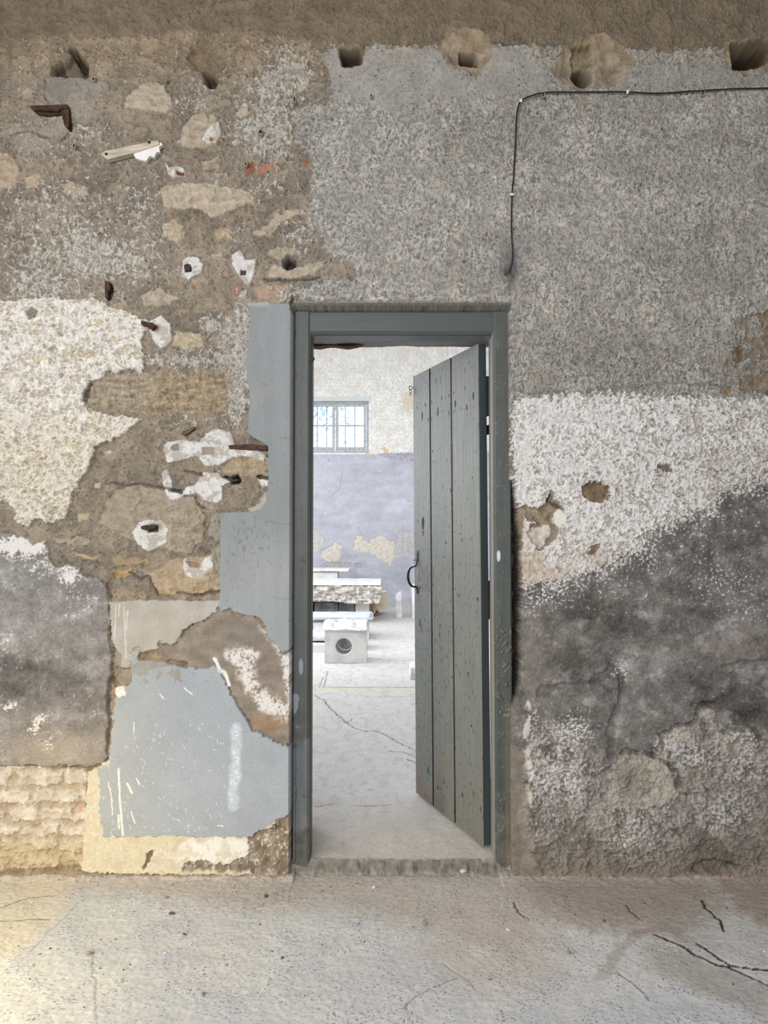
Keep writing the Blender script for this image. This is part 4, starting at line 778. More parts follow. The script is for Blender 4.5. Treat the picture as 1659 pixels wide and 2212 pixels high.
def jamb(name, x0, x1, z0, z1, mode):
    # box wrapped skin: outer side, front, chamfered inner arris, inner side
    cx = (x0 + x1) / 2; prof = []
    if mode == 'L': prof = [(x0, FY1), (x0, FY0 + .004), (x0 + .004, FY0)][:2] + [(x0 + (x1 - x0 - .012) * t / 24 + .0, FY0) for t in range(1, 25)] + [(x1 - .010, FY0 + .004), (x1 - .006, FY0 + .004), (x1, FY0 + .010)] + [(x1, FY0 + .01 + (FY1 - FY0 - .01) * t / 14) for t in range(1, 15)] + [(x0, FY1)]
    if mode == 'R': prof = [(x0, FY1)] + [(x0, FY1 - (FY1 - FY0 - .006) * t / 14) for t in range(1, 15)] + [(x0 + .005, FY0), (x0 + .009, FY0 + .003), (x0 + .012, FY0)] + [(x0 + .012 + (x1 - x0 - .016) * t / 22, FY0) for t in range(1, 23)] + [(x1, FY0 + .004), (x1, FY1), (x0, FY1)]
    n = int((z1 - z0) / .004); pr = np.array(prof, np.float32); zz = np.linspace(z0, z1, n).astype(np.float32)
    Xj = np.repeat(pr[None, :, 0], n, 0).copy(); Yj = np.repeat(pr[None, :, 1], n, 0).copy(); Zj = np.repeat(zz[:, None], len(prof), 1)
    Uj = (Xj - Yj) * 500; Vj = Zj * 500
    g = Field(Uj, Vj, FPAINT); st = fbm(Uj, Vj, 9, 120, octv=4, seed=7); mo = fbm(Uj, Vj, 30, octv=4, seed=17); fi = fbm(Uj, Vj, 7, octv=3, seed=27)
    g.tint(st, .10); g.tint(mo, .06)
    lowz = sm(.32 - Zj + mo * .2, 0, .3); g.paint(lowz * .6, np.array((112, 104, 94), np.float32) + (fi * 20)[..., None])
    if mode == 'R':
        rough = (sm(1.02 - Zj + mo * .12, 0, .1) * sm(Zj, .5, .7) + .4 * sm(.7 - Zj, 0, .2)) * sm(fbm(Uj, Vj, 34, octv=3, seed=47), -.15, .25); Yj -= (np.clip(sm(fi + mo * .6, .05, .4) * rough, 0, 1) * .006 * (Yj < FY0 + .002)); g.paint(sm(fi + mo * .6, .1, .5) * rough * .55, (112, 110, 106))
        g.paint(sm(.9 - Zj + mo * .3, 0, .4) * .4 * (Xj > cx + .008), (124, 108, 88))
        a = np.clip(1 - np.hypot((Xj - P(1077, 1201, FY0).x) / .0075, (Zj - P(1077, 1201, FY0).z) / .024), 0, 1); g.paint(sm(a, 0, .12), (196, 200, 204))
        g.paint(sm(fbm(Uj, Vj, 3, octv=2, seed=37) + mo * .3, .74, .82) * .6, (150, 152, 150)); g.paint((Yj > FY0 + .004) * 1.0 * (Xj < x0 + .001), np.array((132, 130, 122)) + (st * 10)[..., None])  # pale specks; inner face painted paler, as if catching the light
    else:
        a = np.clip(1 - np.hypot((Xj - P(650, 1440, FY0).x) / .010, (Zj - P(650, 1440, FY0).z) / .034), 0, 1); g.paint(sm(a, 0, .15) * .7, (146, 154, 168))
        a = sm(.058 - np.abs(Zj - P(640, 1530, FY0).z) + mo * .05, 0, .02) * (Xj < x0 + .018 + mo * .01); g.paint(a * .6, (150, 158, 172))
        g.paint(sm(.20 - np.abs(Zj - .34) + mo * .08, 0, .05) * .35, (122, 134, 140))
        chip = sm(fbm(Uj, Vj, 8, 22, octv=3, seed=39) + np.exp(-((Zj - P(655, 1220, FY0).z) / .05) ** 2) * .35, .60, .68); g.paint(chip * .9, (52, 48, 44))
        g.paint((Xj > x1 - .004) * .6, (78, 66, 54)); crk = np.abs(Xj - (x0 + .012 + mo * .004)) < .0012; g.paint(crk * (Zj < .55) * 1.0, (44, 38, 34))
    return grid_mesh(name, Xj - frame.location.x, Yj - frame.location.y, Zj, g.c, None, M['paintwood'], parent=frame)
jamb('jamb', fxl0, fxl1, .0, fzt, 'L'); jamb('jamb', fxr0, fxr1, .0, fzt, 'R')
# head rail with moulded lower arris
prof = [(FY1, fzt), (FY0, fzt)] + [(FY0, fzt - (fzt - fzb - .012) * t / 12) for t in range(1, 13)] + [(FY0 + .004, fzb + .010), (FY0 + .004, fzb + .006), (FY0 + .010, fzb)] + [(FY0 + .01 + (FY1 - FY0 - .01) * t / 8, fzb) for t in range(1, 9)] + [(FY1, fzt)]
pr = np.array(prof, np.float32); xx = np.arange(fxl1 - .006, fxr0 + .008, .004).astype(np.float32)
Xh = np.repeat(xx[:, None], len(prof), 1); Yh = np.repeat(pr[None, :, 0], len(xx), 0).copy(); Zh = np.repeat(pr[None, :, 1], len(xx), 0).copy()
g = Field(Xh * 500, (Zh - Yh) * 500, FPAINT); g.tint(fbm(g.U, g.V, 120, 8, octv=4, seed=8), .10); g.paint(sm(fbm(g.U, g.V, 90, 20, octv=3, seed=18) , .1, .5) * .35, (70, 78, 78)); g.paint((Yh > FY0 + .012) * .8, (124, 132, 138))
Yh -= .0012 * ((Yh < FY0 + .001))
grid_mesh('head_rail', Xh - frame.location.x, Yh - frame.location.y, Zh, g.c, None, M['paintwood'], parent=frame)
bm = bmesh.new(); pz = P(674, 776, FY0); tube(bm, [(pz.x - frame.location.x - .002, -.004, pz.z - .014), (pz.x - frame.location.x - .002, -.006, pz.z + .014)], [.005, .005], 8); bmesh.ops.create_icosphere(bm, subdivisions=2, radius=.008, matrix=Matrix.Translation((pz.x - frame.location.x + .004, -.006, pz.z)))
mesh('striker_pin', bm, M['iron'], frame, smooth=True)

# ================================================================== DOOR LEAF
ANG = math.atan2(.936, -.351)
leaf = empty('door_1', (0.400, 0.160, 0.06), ANG)
tag(leaf, 'half-open grey plank door with an iron pull handle', 'door', kind='structure')
LW, LH, TK = .709, 2.072, .036
def lean(co):
    k = .0060 * (co[..., 2] - LH / 2); co[..., 0] += .351 * k; co[..., 1] += .936 * k; return co
def leanb(bm):
    for v in bm.verts: k = .0060 * (v.co.z - LH / 2); v.co.x += .351 * k; v.co.y += .936 * k
    return bm
a = np.arange(0, LW + .001, .0026).astype(np.float32); b_ = np.arange(0, LH + .002, .0026).astype(np.float32); b_[-1] = LH; a[-1] = LW
A, B = np.meshgrid(a, b_); Ud, Vd = A * 500, B * 500
g = Field(Ud, Vd, (113, 116, 111)); st = fbm(Ud, Vd, 6, 160, octv=5, seed=19); mo = fbm(Ud, Vd, 60, 90, octv=4, seed=29); fi = fbm(Ud, Vd, 5, 14, octv=3, seed=38)
g.tint(st, .10); g.tint(mo, .05)
for i, (s0, s1) in enumerate(((0, .264), (.264, .497), (.497, LW))): g.tint(((A >= s0) & (A < s1)) * (.0, -.015, .01)[i], 1)
lw = sm(.50 - B + mo * .2, 0, .5); g.paint(lw * .35 * sm(st + mo * .5, -.2, .3), (110, 92, 78)); g.paint(sm(.10 - B + mo * .1, 0, .08) * .6 * (A > .45), (116, 94, 78))
g.paint(sm(.22 - B + mo * .1, 0, .2) * .4 * (np.abs(A - .42) < .05), (92, 72, 58))
chip = sm(fi + sm(1.45 - B, 0, .5) * .10 - .04 * (A < .264), .50, .62); g.paint(chip * .75, (58, 58, 54)); g.h -= chip * .8
g.h += st * .5
groove = np.minimum(np.abs(A - .264), np.abs(A - .497)); g.h -= sm(.0058 - groove, 0, .0022) * 16; g.paint(sm(.0088 - groove, 0, .0015), (22, 20, 18)); g.h -= sm(.0085 - groove, 0, .004) * 1.6
DZ = lambda px_s, py: 0
def leafz(s, py):
    y = .16 + .936 * s; return P(829, py, y).z - .06
def leafs(px):
    k = (px - CX) / F; return (.400 - k * 3.19) / (.351 + .936 * k)
holes = [(922, 874, 2.2, 4, .8), (915, 898, 2, 9, 1), (949, 889, 2, 9, 1), (987, 872, 2.2, 7, 1), (1012, 880, 1.8, 6, 1), (1026, 856, 2, 8, 1), (1008, 838, 1.6, 4, .6), (935, 868, 1.5, 4, .7), (957, 860, 1.5, 4, .6), (973, 854, 1.4, 4, .6), (984, 848, 1.5, 4, .6), (973, 892, 1.4, 4, .7), (985, 888, 1.4, 4, .6), (935, 904, 1.4, 4, .7), (928, 906, 1.4, 4, .7), (904, 880, 1.3, 3, .7), (894, 886, 1.3, 4, .7), (999, 882, 1.2, 4, .5), (1006, 884, 1.2, 3, .5), (946, 822, 1.6, 8, .5), (955, 820, 1.5, 10, .5), (1008, 800, 1.5, 6, .4),
         (964, 1173, 2, 3, 1), (994, 1154, 1.4, 2, .9), (999, 1168, 1.4, 3, 1), (990, 1287, 1.6, 4, .9), (1031, 1295, 2.2, 5, .8), (906, 1346, 2, 8, 1), (909, 1356, 1.2, 10, .8), (950, 1352, 2, 4, .8), (949, 1372, 1.4, 6, .8), (925, 1362, 1.5, 3, .6), (1015, 1569, 2, 3, 1), (1009, 1456, 2.4, 4, .8), (955, 1688, 1.6, 5, .9), (941, 1702, 1.6, 4, .9), (994, 1718, 2, 6, .8), (921, 1664, 2, 8, .9), (1033, 1748, 2, 6, .7), (1018, 1715, 3, 7, .4), (903, 1125, 1, 2, .8), (968, 995, 1.2, 3, .6), (937, 975, 3, 1, .9), (947, 974, 1, 1, .9), (1022, 1032, 1.3, 3, .8), (940, 998, 1, 2, .8), (975, 1060, 2, 5, .7), (958, 1050, .8, 8, .6), (915, 1134, 2.6, 9, 1), (915, 1152, 2.4, 7, .7), (934, 1264, 1.4, 3, .8), (927, 1273, 1.2, 3, .7), (917, 1340, 1, 3, .7)]
for px_, py_, rx, ry, al in holes:
    s = leafs(px_); z = leafz(s, py_); d_ = .16 + .936 * s + 3.03; kx = d_ / F / .50; kz = d_ / F
    q = np.hypot((A - s) / (rx * kx * .75), (B - z) / (ry * kz)) + fi * .25; k = sm(1.15 - q, 0, .3); g.paint(k * al, (40, 38, 36)); g.h -= k * 2.2 * al
s = leafs(914.5); z = leafz(s, 1131); q = np.hypot((A - s) / .013, (B - z) / .026) + fi * .3; g.h -= sm(1.15 - q, 0, .25) * 26; g.paint(sm(1.2 - q, 0, .2), (24, 20, 20))
k = sm(.10 - np.abs(B - leafz(.66, 1262)), 0, .03) * (np.abs(A - .655) < .018) * sm(st + fi * .6, .0, .3); g.paint(k * .7, (66, 50, 44))
g.paint(sm(fbm(Ud, Vd, 3, octv=2, seed=53), .66, .75) * .5, (150, 152, 148))
co = lean(np.stack([A, g.h / 1000.0, B], -1)); bevel = np.minimum(np.minimum(A, LW - A), .003); co[..., 1] -= (.003 - bevel) * .6
# wrap the skin round the edges to give the leaf thickness
def ring(co, c, rows, dy, darker): pass
pan = grid_mesh('plank_panel', co[..., 0], co[..., 1], co[..., 2], g.c, None, M['paintwood'], parent=leaf)
# flip: normals must face +Y local
me = pan.data; me.flip_normals()
M['leafback'] = noise_mat('leaf_back_paint', (92, 98, 96), (112, 117, 114), 12, rough=.6, stretch=(1, 1, .1), dist=.0005)
M['leafedge'] = noise_mat('shade_toned_edge_wood', (46, 52, 54), (66, 72, 74), 10, rough=.6, stretch=(1, 1, .06), dist=.001)  # edge wood coloured darker to stand in for shade in the rebate
bm = bmesh.new(); abox(bm, 0.0016, LW - .0005, -TK, -.028, .001, LH - .001); leanb(bm); bk = mesh('back_board', bm, M['leafback'], leaf)
bm = bmesh.new(); abox(bm, 0.0, .003, -TK, -.0022, 0, LH); leanb(bm); mesh('hinge_edge', bm, M['leafedge'], leaf); 
bm = bmesh.new(); abox(bm, LW - .002, LW, -TK, -.0022, 0, LH); abox(bm, .003, LW - .002, -TK, -.0022, LH - .003, LH - .0005); abox(bm, .003, LW - .002, -TK, -.0022, 0, .003); leanb(bm); mesh('edge_strip', bm, M['leafback'], leaf)
for pyt, pyb in ((812, 897), (1255, 1338), (1705, 1788)):
    z1 = leafz(.03, pyt); z0 = leafz(.03, pyb); bm = bmesh.new(); abox(bm, .012, LW - .02, -TK - .03, -TK, z0, z1, bev=.004); leanb(bm); mesh('ledge', bm, M['leafedge'], leaf)
for zc in (.23, 1.72):
    bm = bmesh.new(); abox(bm, -.004, .30, -TK - .036, -TK - .03, zc - .02, zc + .02); tube(bm, [(-.008, -TK - .02, zc - .05), (-.008, -TK - .02, zc + .05)], .008, 10); leanb(bm); mesh('hinge', bm, M['iron'], leaf)
# pull handle
sH = leafs(902.5); zt_, z1_, z0_, zb_ = leafz(sH, 1194), leafz(sH, 1224), leafz(sH, 1268), leafz(sH, 1282)
bm = bmesh.new()
tube(bm, smooth_path([(sH - .002, .003, zt_), (sH - .006, .004, zt_ - .03), (sH, .006, z1_ + .012), (sH, .010, z1_ + .004), (sH, .034, z1_ - .004), (sH, .048, z1_ - .022), (sH, .052, (z1_ + z0_) / 2), (sH, .046, z0_ + .022), (sH, .030, z0_ + .004), (sH, .008, z0_), (sH, .004, z0_ - .010), (sH, .003, zb_)], 6),
     [.0028] * 18 + [.0035] * 6 + [.0045] * 6 + [.006] * 18 + [.0045] * 8 + [.0035] * 6 + [.0035] * 5, 10)
leanb(bm); ph_ = mesh('pull_handle', bm, M['darkiron'], leaf, smooth=True)
bm = bmesh.new(); abox(bm, sH - .014, sH + .012, 0, .004, zt_ - .008, zt_ + .012, bev=.001); leanb(bm); mesh('handle_plate', bm, M['leafback'], ph_)
zl = leafz(sH, 1209); bm = bmesh.new(); tube(bm, [(sH + .004, .006, zl), (sH + .012, .020, zl - .002)], .003, 8); tube(bm, [(sH + .003, .0, zl + .005), (sH + .003, .006, zl - .012)], .002, 8); leanb(bm); lt = mesh('thumb_latch', bm, M['steel'], leaf, smooth=True); lt['label'] = 'bright steel thumb latch'
# hook eye
zh = leafz(LW, 838); bm = bmesh.new(); ringp = [(LW + .000 + .0, .012 + .009 * math.cos(t), zh + .009 * math.sin(t)) for t in [i * 2 * math.pi / 16 for i in range(17)]]
tube(bm, ringp, .0018, 6); tube(bm, [(LW - .006, -.004, zh), (LW, .004, zh)], .002, 6)
tube(bm, [(LW, .012 + .007 * math.cos(t), zh - .018 + .007 * math.sin(t)) for t in [i * 2 * math.pi / 12 for i in range(13)]], .0014, 6); tube(bm, [(LW, .012 + .004 * math.cos(t), zh - .032 + .007 * math.sin(t)) for t in [i * 2 * math.pi / 12 for i in range(13)]], .0014, 6)
leanb(bm); ey = mesh('hook_eye', bm, M['iron'], leaf, smooth=True); ey['label'] = 'rusty screw eye with chain links'

# ================================================================== FITTINGS ON THE WALL
path = [P(a_, b_, Y_) for a_, b_, Y_ in [(1800, 188, -.012), (1659, 190.5, -.012), (1600, 191.5, -.013), (1545, 194, -.015), (1516, 196, -.015), (1480, 198, -.013), (1440, 201, -.013), (1400, 201.5, -.013), (1352, 198.5, -.015), (1300, 198.5, -.013), (1240, 199, -.012), (1200, 199, -.013), (1168, 201.5, -.014), (1142, 209, -.014), (1125, 219, -.015), (1118, 236, -.014), (1115.5, 262, -.013), (1113, 320, -.012), (1109.5, 380, -.013), (1106, 420, -.014), (1105, 460, -.013), (1105, 500, -.012), (1107, 540, -.011), (1106.5, 563, -.008), (1103, 578, -.004), (1100, 588, .004)]]
bm = bmesh.new(); tube(bm, smooth_path(path, 5), .0030, 8); c = mesh('electric_cable', bm, M['cable'], smooth=True)
tag(c, 'thin black cable running along the wall top and down beside the door head', 'cable')
def clip(px_, py_, lab, vert):
    p = P(px_, py_, -.014); r = empty('cable_clip', p); tag(r, lab, 'cable clip', 'white clips holding the black cable')
    bm = bmesh.new(); n = 8; a_ = [math.pi * t / n for t in range(n + 1)]
    if vert: prism(bm, [(-.0075, -.004), (.0075, -.004), (.0075, .004), (-.0075, .004)], -.006, .004)
    else: prism(bm, [(-.005, -.006), (.005, -.007), (.006, .007), (-.004, .007)], -.006, .004)
    bmesh.ops.bevel(bm, geom=bm.edges[:], offset=.0015, segments=2, affect='EDGES'); cb = mesh('clip_body', bm, M['whiteplastic'], r)
    bm = bmesh.new(); bmesh.ops.create_cone(bm, cap_ends=True, segments=10, radius1=.002, radius2=.002, depth=.003, matrix=Matrix.Translation((.005 if vert else 0, -.0065, 0)) @ Matrix.Rotation(math.pi / 2, 4, 'X')); mesh('nail_head', bm, M['steel'], cb)
clip(1124.5, 218, 'white cable clip at the bend where the black cable turns down', False)
clip(1105.8, 420.5, 'white cable clip halfway down the vertical run of black cable', True)
clip(1355, 199, 'white cable clip on the horizontal black cable, upper right', False)
def anchor(px_, py_, w_, h_, lab, ang=0):
    p = P(px_, py_, -.004); r = empty('cable_anchor', p); r.rotation_euler = (0, ang, 0); tag(r, lab, 'cable anchor', 'small dirty plastic cable anchors in the wall')
    bm = bmesh.new(); t = .0022
    for q in ((-w_, -w_ + t, -h_, h_), (w_ - t, w_, -h_, h_), (-w_ + t, w_ - t, h_ - t, h_), (-w_ + t, w_ - t, -h_, -h_ + t * 1.5)): abox(bm, q[0], q[1], -.012, .004, q[2], q[3])
    af = mesh('anchor_frame', bm, M['greyplastic'], r); bm = bmesh.new(); abox(bm, -w_ + t, w_ - t, -.004, .0, -h_ + t, h_ - t); mesh('socket', bm, M['iron'], af)
for a_ in ((1172, 208, .006, .011, 'grey plastic anchor under the cable just right of its bend'), (1349, 205, .006, .010, 'grey plastic anchor beside the white clip on the horizontal cable'), (1516, 204, .007, .011, 'grey plastic anchor under the cable near the right edge'),
           (802, 210, .005, .008, 'small plastic anchor in the pale plaster below the left square hole'), (637, 218, .006, .012, 'plastic anchor with metal rim on the brown rubble, upper centre left'), (564, 288, .010, .010, 'tilted square plastic anchor on the grey flaky patch'),
           (358, 175, .005, .006, 'tiny dark square anchor above the large beige stone'), (204, 174, .007, .008, 'plastic anchor in the mortar shelf beside the broken hole'), (532, 357, .006, .008, 'plastic anchor at the red brick fragment'), (162, 318, .006, .010, 'plastic anchor left of the bleached batten')):
    anchor(*a_, ang=(.35 if a_[0] == 564 else 0))
# iron bracket
def px(x, y, Y_): return P(x, y, Y_)
r = empty('iron_bracket', P(110, 240, 0)); tag(r, 'rusted iron angle bracket sticking out of the wall, upper left', 'bracket'); o0 = r.location
bm = bmesh.new(); prism(bm, [((P(a_, b_, 0) - o0).x, (P(a_, b_, 0) - o0).z) for a_, b_ in ((68, 235), (150, 232), (152, 240), (134, 242), (130, 246), (78, 244))], -.022, .012); mesh('top_flange', bm, M['iron'], r)
bm = bmesh.new(); prism(bm, [((P(a_, b_, 0) - o0).x, (P(a_, b_, 0) - o0).z) for a_, b_ in ((136, 241), (152, 240), (153, 265), (150, 282), (143, 276), (138, 256))], -.018, .012); mesh('hanging_leg', bm, M['iron'], r)
bm = bmesh.new(); prism(bm, [((P(a_, b_, 0) - o0).x, (P(a_, b_, 0) - o0).z) for a_, b_ in ((76, 243), (136, 242), (136, 248), (110, 252), (84, 248))], -.006, .012); mesh('back_flange', bm, M['iron'], r)
# bleached batten
r = empty('wooden_batten', P(280, 330, 0)); tag(r, 'bleached wooden batten nailed at a slant to the rubble, upper left', 'batten'); o0 = r.location
def wpoly(s): return [((P(a_, b_, 0) - o0).x, (P(a_, b_, 0) - o0).z) for a_, b_ in pts(s)]
bm = bmesh.new(); prism(bm, wpoly("220 338 232 331 290 319 345 308 348 318 330 324 292 336 236 350"), -.022, .008); bmesh.ops.bevel(bm, geom=bm.edges[:], offset=.002, segments=1, affect='EDGES'); mesh('batten_board', bm, M['bleached'], r)
for a_, b_ in ((234, 339), (326, 314)):
    q = P(a_, b_, 0) - o0; bm = bmesh.new(); bmesh.ops.create_cone(bm, cap_ends=True, segments=12, radius1=.0055, radius2=.0055, depth=.004, matrix=Matrix.Translation((q.x, -.023, q.z)) @ Matrix.Rotation(math.pi / 2, 4, 'X')); mesh('screw', bm, M['iron'], r, smooth=False)
bm = bmesh.new(); prism(bm, wpoly("292 334 330 322 350 312 354 316 346 322 348 332 340 334 336 344 326 341 318 352 308 350 296 346 292 340"), -.016, .006); mesh('plaster_lump', bm, M['marblewarm'], r)
# iron pieces
def iron(name, s, y0, y1, lab, cat, mat='iron'):
    q = pts(s); c_ = P(sum(a for a, b in q) / len(q), sum(b for a, b in q) / len(q), 0)
    bm = bmesh.new(); prism(bm, [((P(a, b, 0) - c_).x, (P(a, b, 0) - c_).z) for a, b in q], y0, y1); bmesh.ops.bevel(bm, geom=bm.edges[:], offset=.001, segments=1, affect='EDGES')
    o = mesh(name, bm, M[mat]); o.location = c_; tag(o, lab, cat); return o
iron('iron_strap', "494 962 540 960 577 963 577 974 540 973 496 970", -.008, .03, 'rusted flat iron strap let into the slot beside the grey painted strip', 'iron strap')
iron('iron_stub', "230 610 240 612 241 628 236 634 238 644 231 646 230 630", -.02, .02, 'dark iron stub above the cream plaster patch', 'iron stub')
iron('iron_pin', "310 696 322 700 336 702 340 708 332 716 320 708 309 704", -.03, .01, 'rusty iron pin in the white plaster dab right of the cream patch', 'pin')
iron('iron_pin', "308 1137 322 1134 338 1136 340 1141 322 1146 309 1143", -.024, .01, 'blackened iron pin in the round white plaster dab', 'pin')
iron('wood_splinter', "396 939 410 928 420 922 422 926 408 936 398 942", -.010, .01, 'small wooden splinter above the white gypsum dabs', 'splinter', 'oldwood')
iron('wooden_plug', "398 575 408 571 414 578 412 588 402 586", -.012, .01, 'dark plug in the left of the two white gypsum dabs above the painted strip', 'plug', 'darkiron')

# ================================================================== STONES IN THE HALL
def place(name, x0, x1, d0, d1, z0, z1, mat, label, cat, group=None, cuts=8, amp=.004, seed=0, chip=.0, rot=0, cell=.12):
    y0, y1 = d0 - 3.03, d1 - 3.03; cx_, cy_ = (x0 + x1) / 2, (y0 + y1) / 2
    bm = rough_box(x0 - cx_, x1 - cx_, y0 - cy_, y1 - cy_, 0, z1 - z0, cuts=cuts, amp=amp, seed=seed, chip=chip, cell=cell)
    o = mesh(name, bm, mat); o.location = (cx_, cy_, z0); o.rotation_euler = (0, 0, rot); tag(o, label, cat, group); return o
def xa(px_, d): return (px_ - CX) / F * d
def za(py_, d): return P(829, py_, d - 3.03).z
# pierced block with rock-faced cap
d0, d1 = 7.88, 8.26; bx0, bx1 = xa(702, d0), xa(792, d0); zc = za(1397, d0); zb0, zb1 = SZ + .002, za(1362, d0)
r = empty('pierced_marble_block', ((bx0 + bx1) / 2, (d0 + d1) / 2 - 3.03, SZ)); tag(r, 'square pale marble block with a round hole and rough rock-faced top', 'stone block'); cxw = (bx0 + bx1) / 2
hw_ = (bx1 - bx0) / 2; hx = xa(743, d0) - cxw; hz = zc - SZ; hr = .082; dy = (d1 - d0) / 2; n = 64
bm = bmesh.new(); rings = []
def sq(t):
    c_, s_ = math.cos(t), math.sin(t); zz0, zz1 = .002, zb1 - SZ
    k = min((((hw_ - hx) if c_ > 0 else (-hw_ - hx)) / c_) if abs(c_) > 1e-6 else 9, (((zz1 - hz) if s_ > 0 else (zz0 - hz)) / s_) if abs(s_) > 1e-6 else 9)
    return hx + c_ * k, hz + s_ * k
angs = sorted([2 * math.pi * i / n for i in range(n)] + [math.atan2(b_ - hz, a_ - hx) % (2 * math.pi) for a_ in (-hw_, hw_) for b_ in (.002, zb1 - SZ)]); n = len(angs)
ci = [(hx + hr * math.cos(t), hz + hr * math.sin(t)) for t in angs]; oi = [sq(t) for t in angs]
ins = [(hx + (hr + .008) * math.cos(t), hz + (hr + .008) * math.sin(t)) for t in angs]
R_ = [[bm.verts.new((x_, y_, z_)) for x_, z_ in q] for q, y_ in ((oi, dy), (oi, -dy), (ins, -dy), (ci, -dy + .008), (ci, dy))]
for k in range(4):
    for i in range(n): bm.faces.new((R_[k][i], R_[k][(i + 1) % n], R_[k + 1][(i + 1) % n], R_[k + 1][i]))
for i in range(n): bm.faces.new((R_[4][i], R_[4][(i + 1) % n], R_[0][(i + 1) % n], R_[0][i]))
bmesh.ops.recalc_face_normals(bm, faces=bm.faces); mesh('block_body', bm, M['marblewarm'], r)
z0, z1 = zb1 - SZ, za(1347, d0) - SZ
bm = rough_box(xa(698, d0) - cxw, hw_ + .002, -dy - .012, dy, z0, z1, cuts=16, amp={'z1': .03, 'y0': .02, '*': .01}, seed=4, cell=.09)
for v in bm.verts:
    t = (v.co.z - z0) / (z1 - z0); 
    if t > .15 : v.co.y += max(0, (t - .15)) * .10 * (1 if v.co.y < 0 else 0); v.co.x *= 1 - .05 * max(0, t - .5)
mesh('rough_cap', bm, M['capstone'], r)
place('stone_pillar', xa(740, 9.8), xa(797, 9.8), 9.7, 10.0, SZ, .288, M['marblewarm'], 'short marble pillar under the thin slab, just behind the pierced block', 'stone pillar', amp=.006, seed=5)
place('stone_pillar', -1.55, xa(672, 9.8), 9.7, 10.1, SZ, .288, M['slate'], 'dark stone pillar under the left end of the thin slab', 'stone pillar', amp=.006, seed=6)
# thin slab with broken right end
bm = rough_box(-.75, .75, -.38, .38, 0, .048, cuts=20, amp={'z1': .004, 'x1': .10, 'y0': .012, '*': .003}, seed=7, cell=.14)
for v in bm.verts:
    if v.co.x > .1 and v.co.y < -.2 and v.co.z < .02: v.co.y += .05
o = mesh('thin_marble_slab', bm, M['bluemarble']); o.location = (xa(800, 9.9) - .75, 9.92 - 3.03, .289); tag(o, 'thin bluish-white marble slab with broken end lying behind the pierced block', 'stone slab')
place('rough_stone', -1.5, xa(712, 8.9), 8.75, 9.3, SZ + .105, .21, M['bluemarble'], 'rough bluish stone low on the floor left of the pierced block', 'stone', amp=.03, seed=8, chip=.02)
place('dark_stone', xa(722, 8.9), xa(786, 8.9), 8.75, 9.2, SZ, .25, M['slate'], 'rough stone toned dark for the shade behind the pierced block, seen through its hole', 'stone', amp=.04, seed=18, chip=.02, cuts=12)  # separate stone, its dark colour standing in for shaded rock
place('marble_plinth', -1.6, xa(708, 8.7), 8.6, 9.3, SZ, SZ + .088, M['marblewarm'], 'low flat marble piece under the rough bluish stone', 'stone slab', amp=.006, seed=9)
# great rough slab
d0 = 11.5; zt0, zb0 = za(1258, d0), za(1304, d0)
r = empty('quarry_slab', (xa(700, d0), d0 - 3.03 + .55, zb0)); tag(r, 'large quarry-faced marble slab with white sawn top resting on stone piers', 'stone slab')
xr = xa(823, d0) - r.location.x; zs_ = za(1264, d0) - zb0
bm = rough_box(-1.0, xr, -.55, .6, 0, zs_, cuts=44, amp={'y0': .07, 'x1': .03, '*': .006}, seed=10, cell=.10)
for v in bm.verts:
    if v.co.z < .03: v.co.z += max(0, .05 * math.sin((v.co.x + .6) * 3.2)) * (1 if v.co.y < 0 else 0)
    if v.co.x > xr - .16 and v.co.z < .1: v.co.x -= (.1 - v.co.z) * .5 * (v.co.x - xr + .16) / .16
mesh('rough_side', bm, M['rock'], r)
bm = rough_box(-1.0, xr, -.56, .6, zs_ + .001, zt0 - zb0, cuts=24, amp={'z1': .004, 'y0': .006, '*': .004}, seed=11); mesh('sawn_top', bm, M['marble'], r)
for px0, px1, mt, lab in ((600, 676, 'marblewarm', 'pale pier under the left end of the quarry slab'), (680, 731, 'slate', 'wide dark grey stone pier under the quarry slab'), (733, 766, 'slate', 'narrow dark grey stone pier in the middle under the quarry slab'), (768, 797, 'marblewarm', 'pale grey stone pier under the right end of the quarry slab')):
    place('stone_pier', xa(px0, 11.7), xa(px1, 11.7), 11.7, 12.3, SZ, zb0, M[mt], lab, 'stone pier', 'stone piers under the quarry slab', amp=.004, seed=px0 % 7)
# plank and box behind
place('stone_support', xa(600, 13.3), xa(729, 13.3), 13.3, 13.8, SZ, za(1235, 13.3), M['marblewarm'], 'grey stone box behind the quarry slab carrying the white strip', 'stone block', amp=.004, seed=12)
bm = bmesh.new(); prism(bm, [(-1.1, .0), (xa(751, 13.25) + 1.0, .0), (xa(755, 13.25) + 1.0, .045), (-1.1, .05)], -.25, .3); o = mesh('white_marble_strip', bm, M['marble']); o.location = (-1.0, 13.5 - 3.03, za(1235, 13.3) + .008); tag(o, 'long white marble strip lying on the grey stone box by the far wall', 'stone strip')
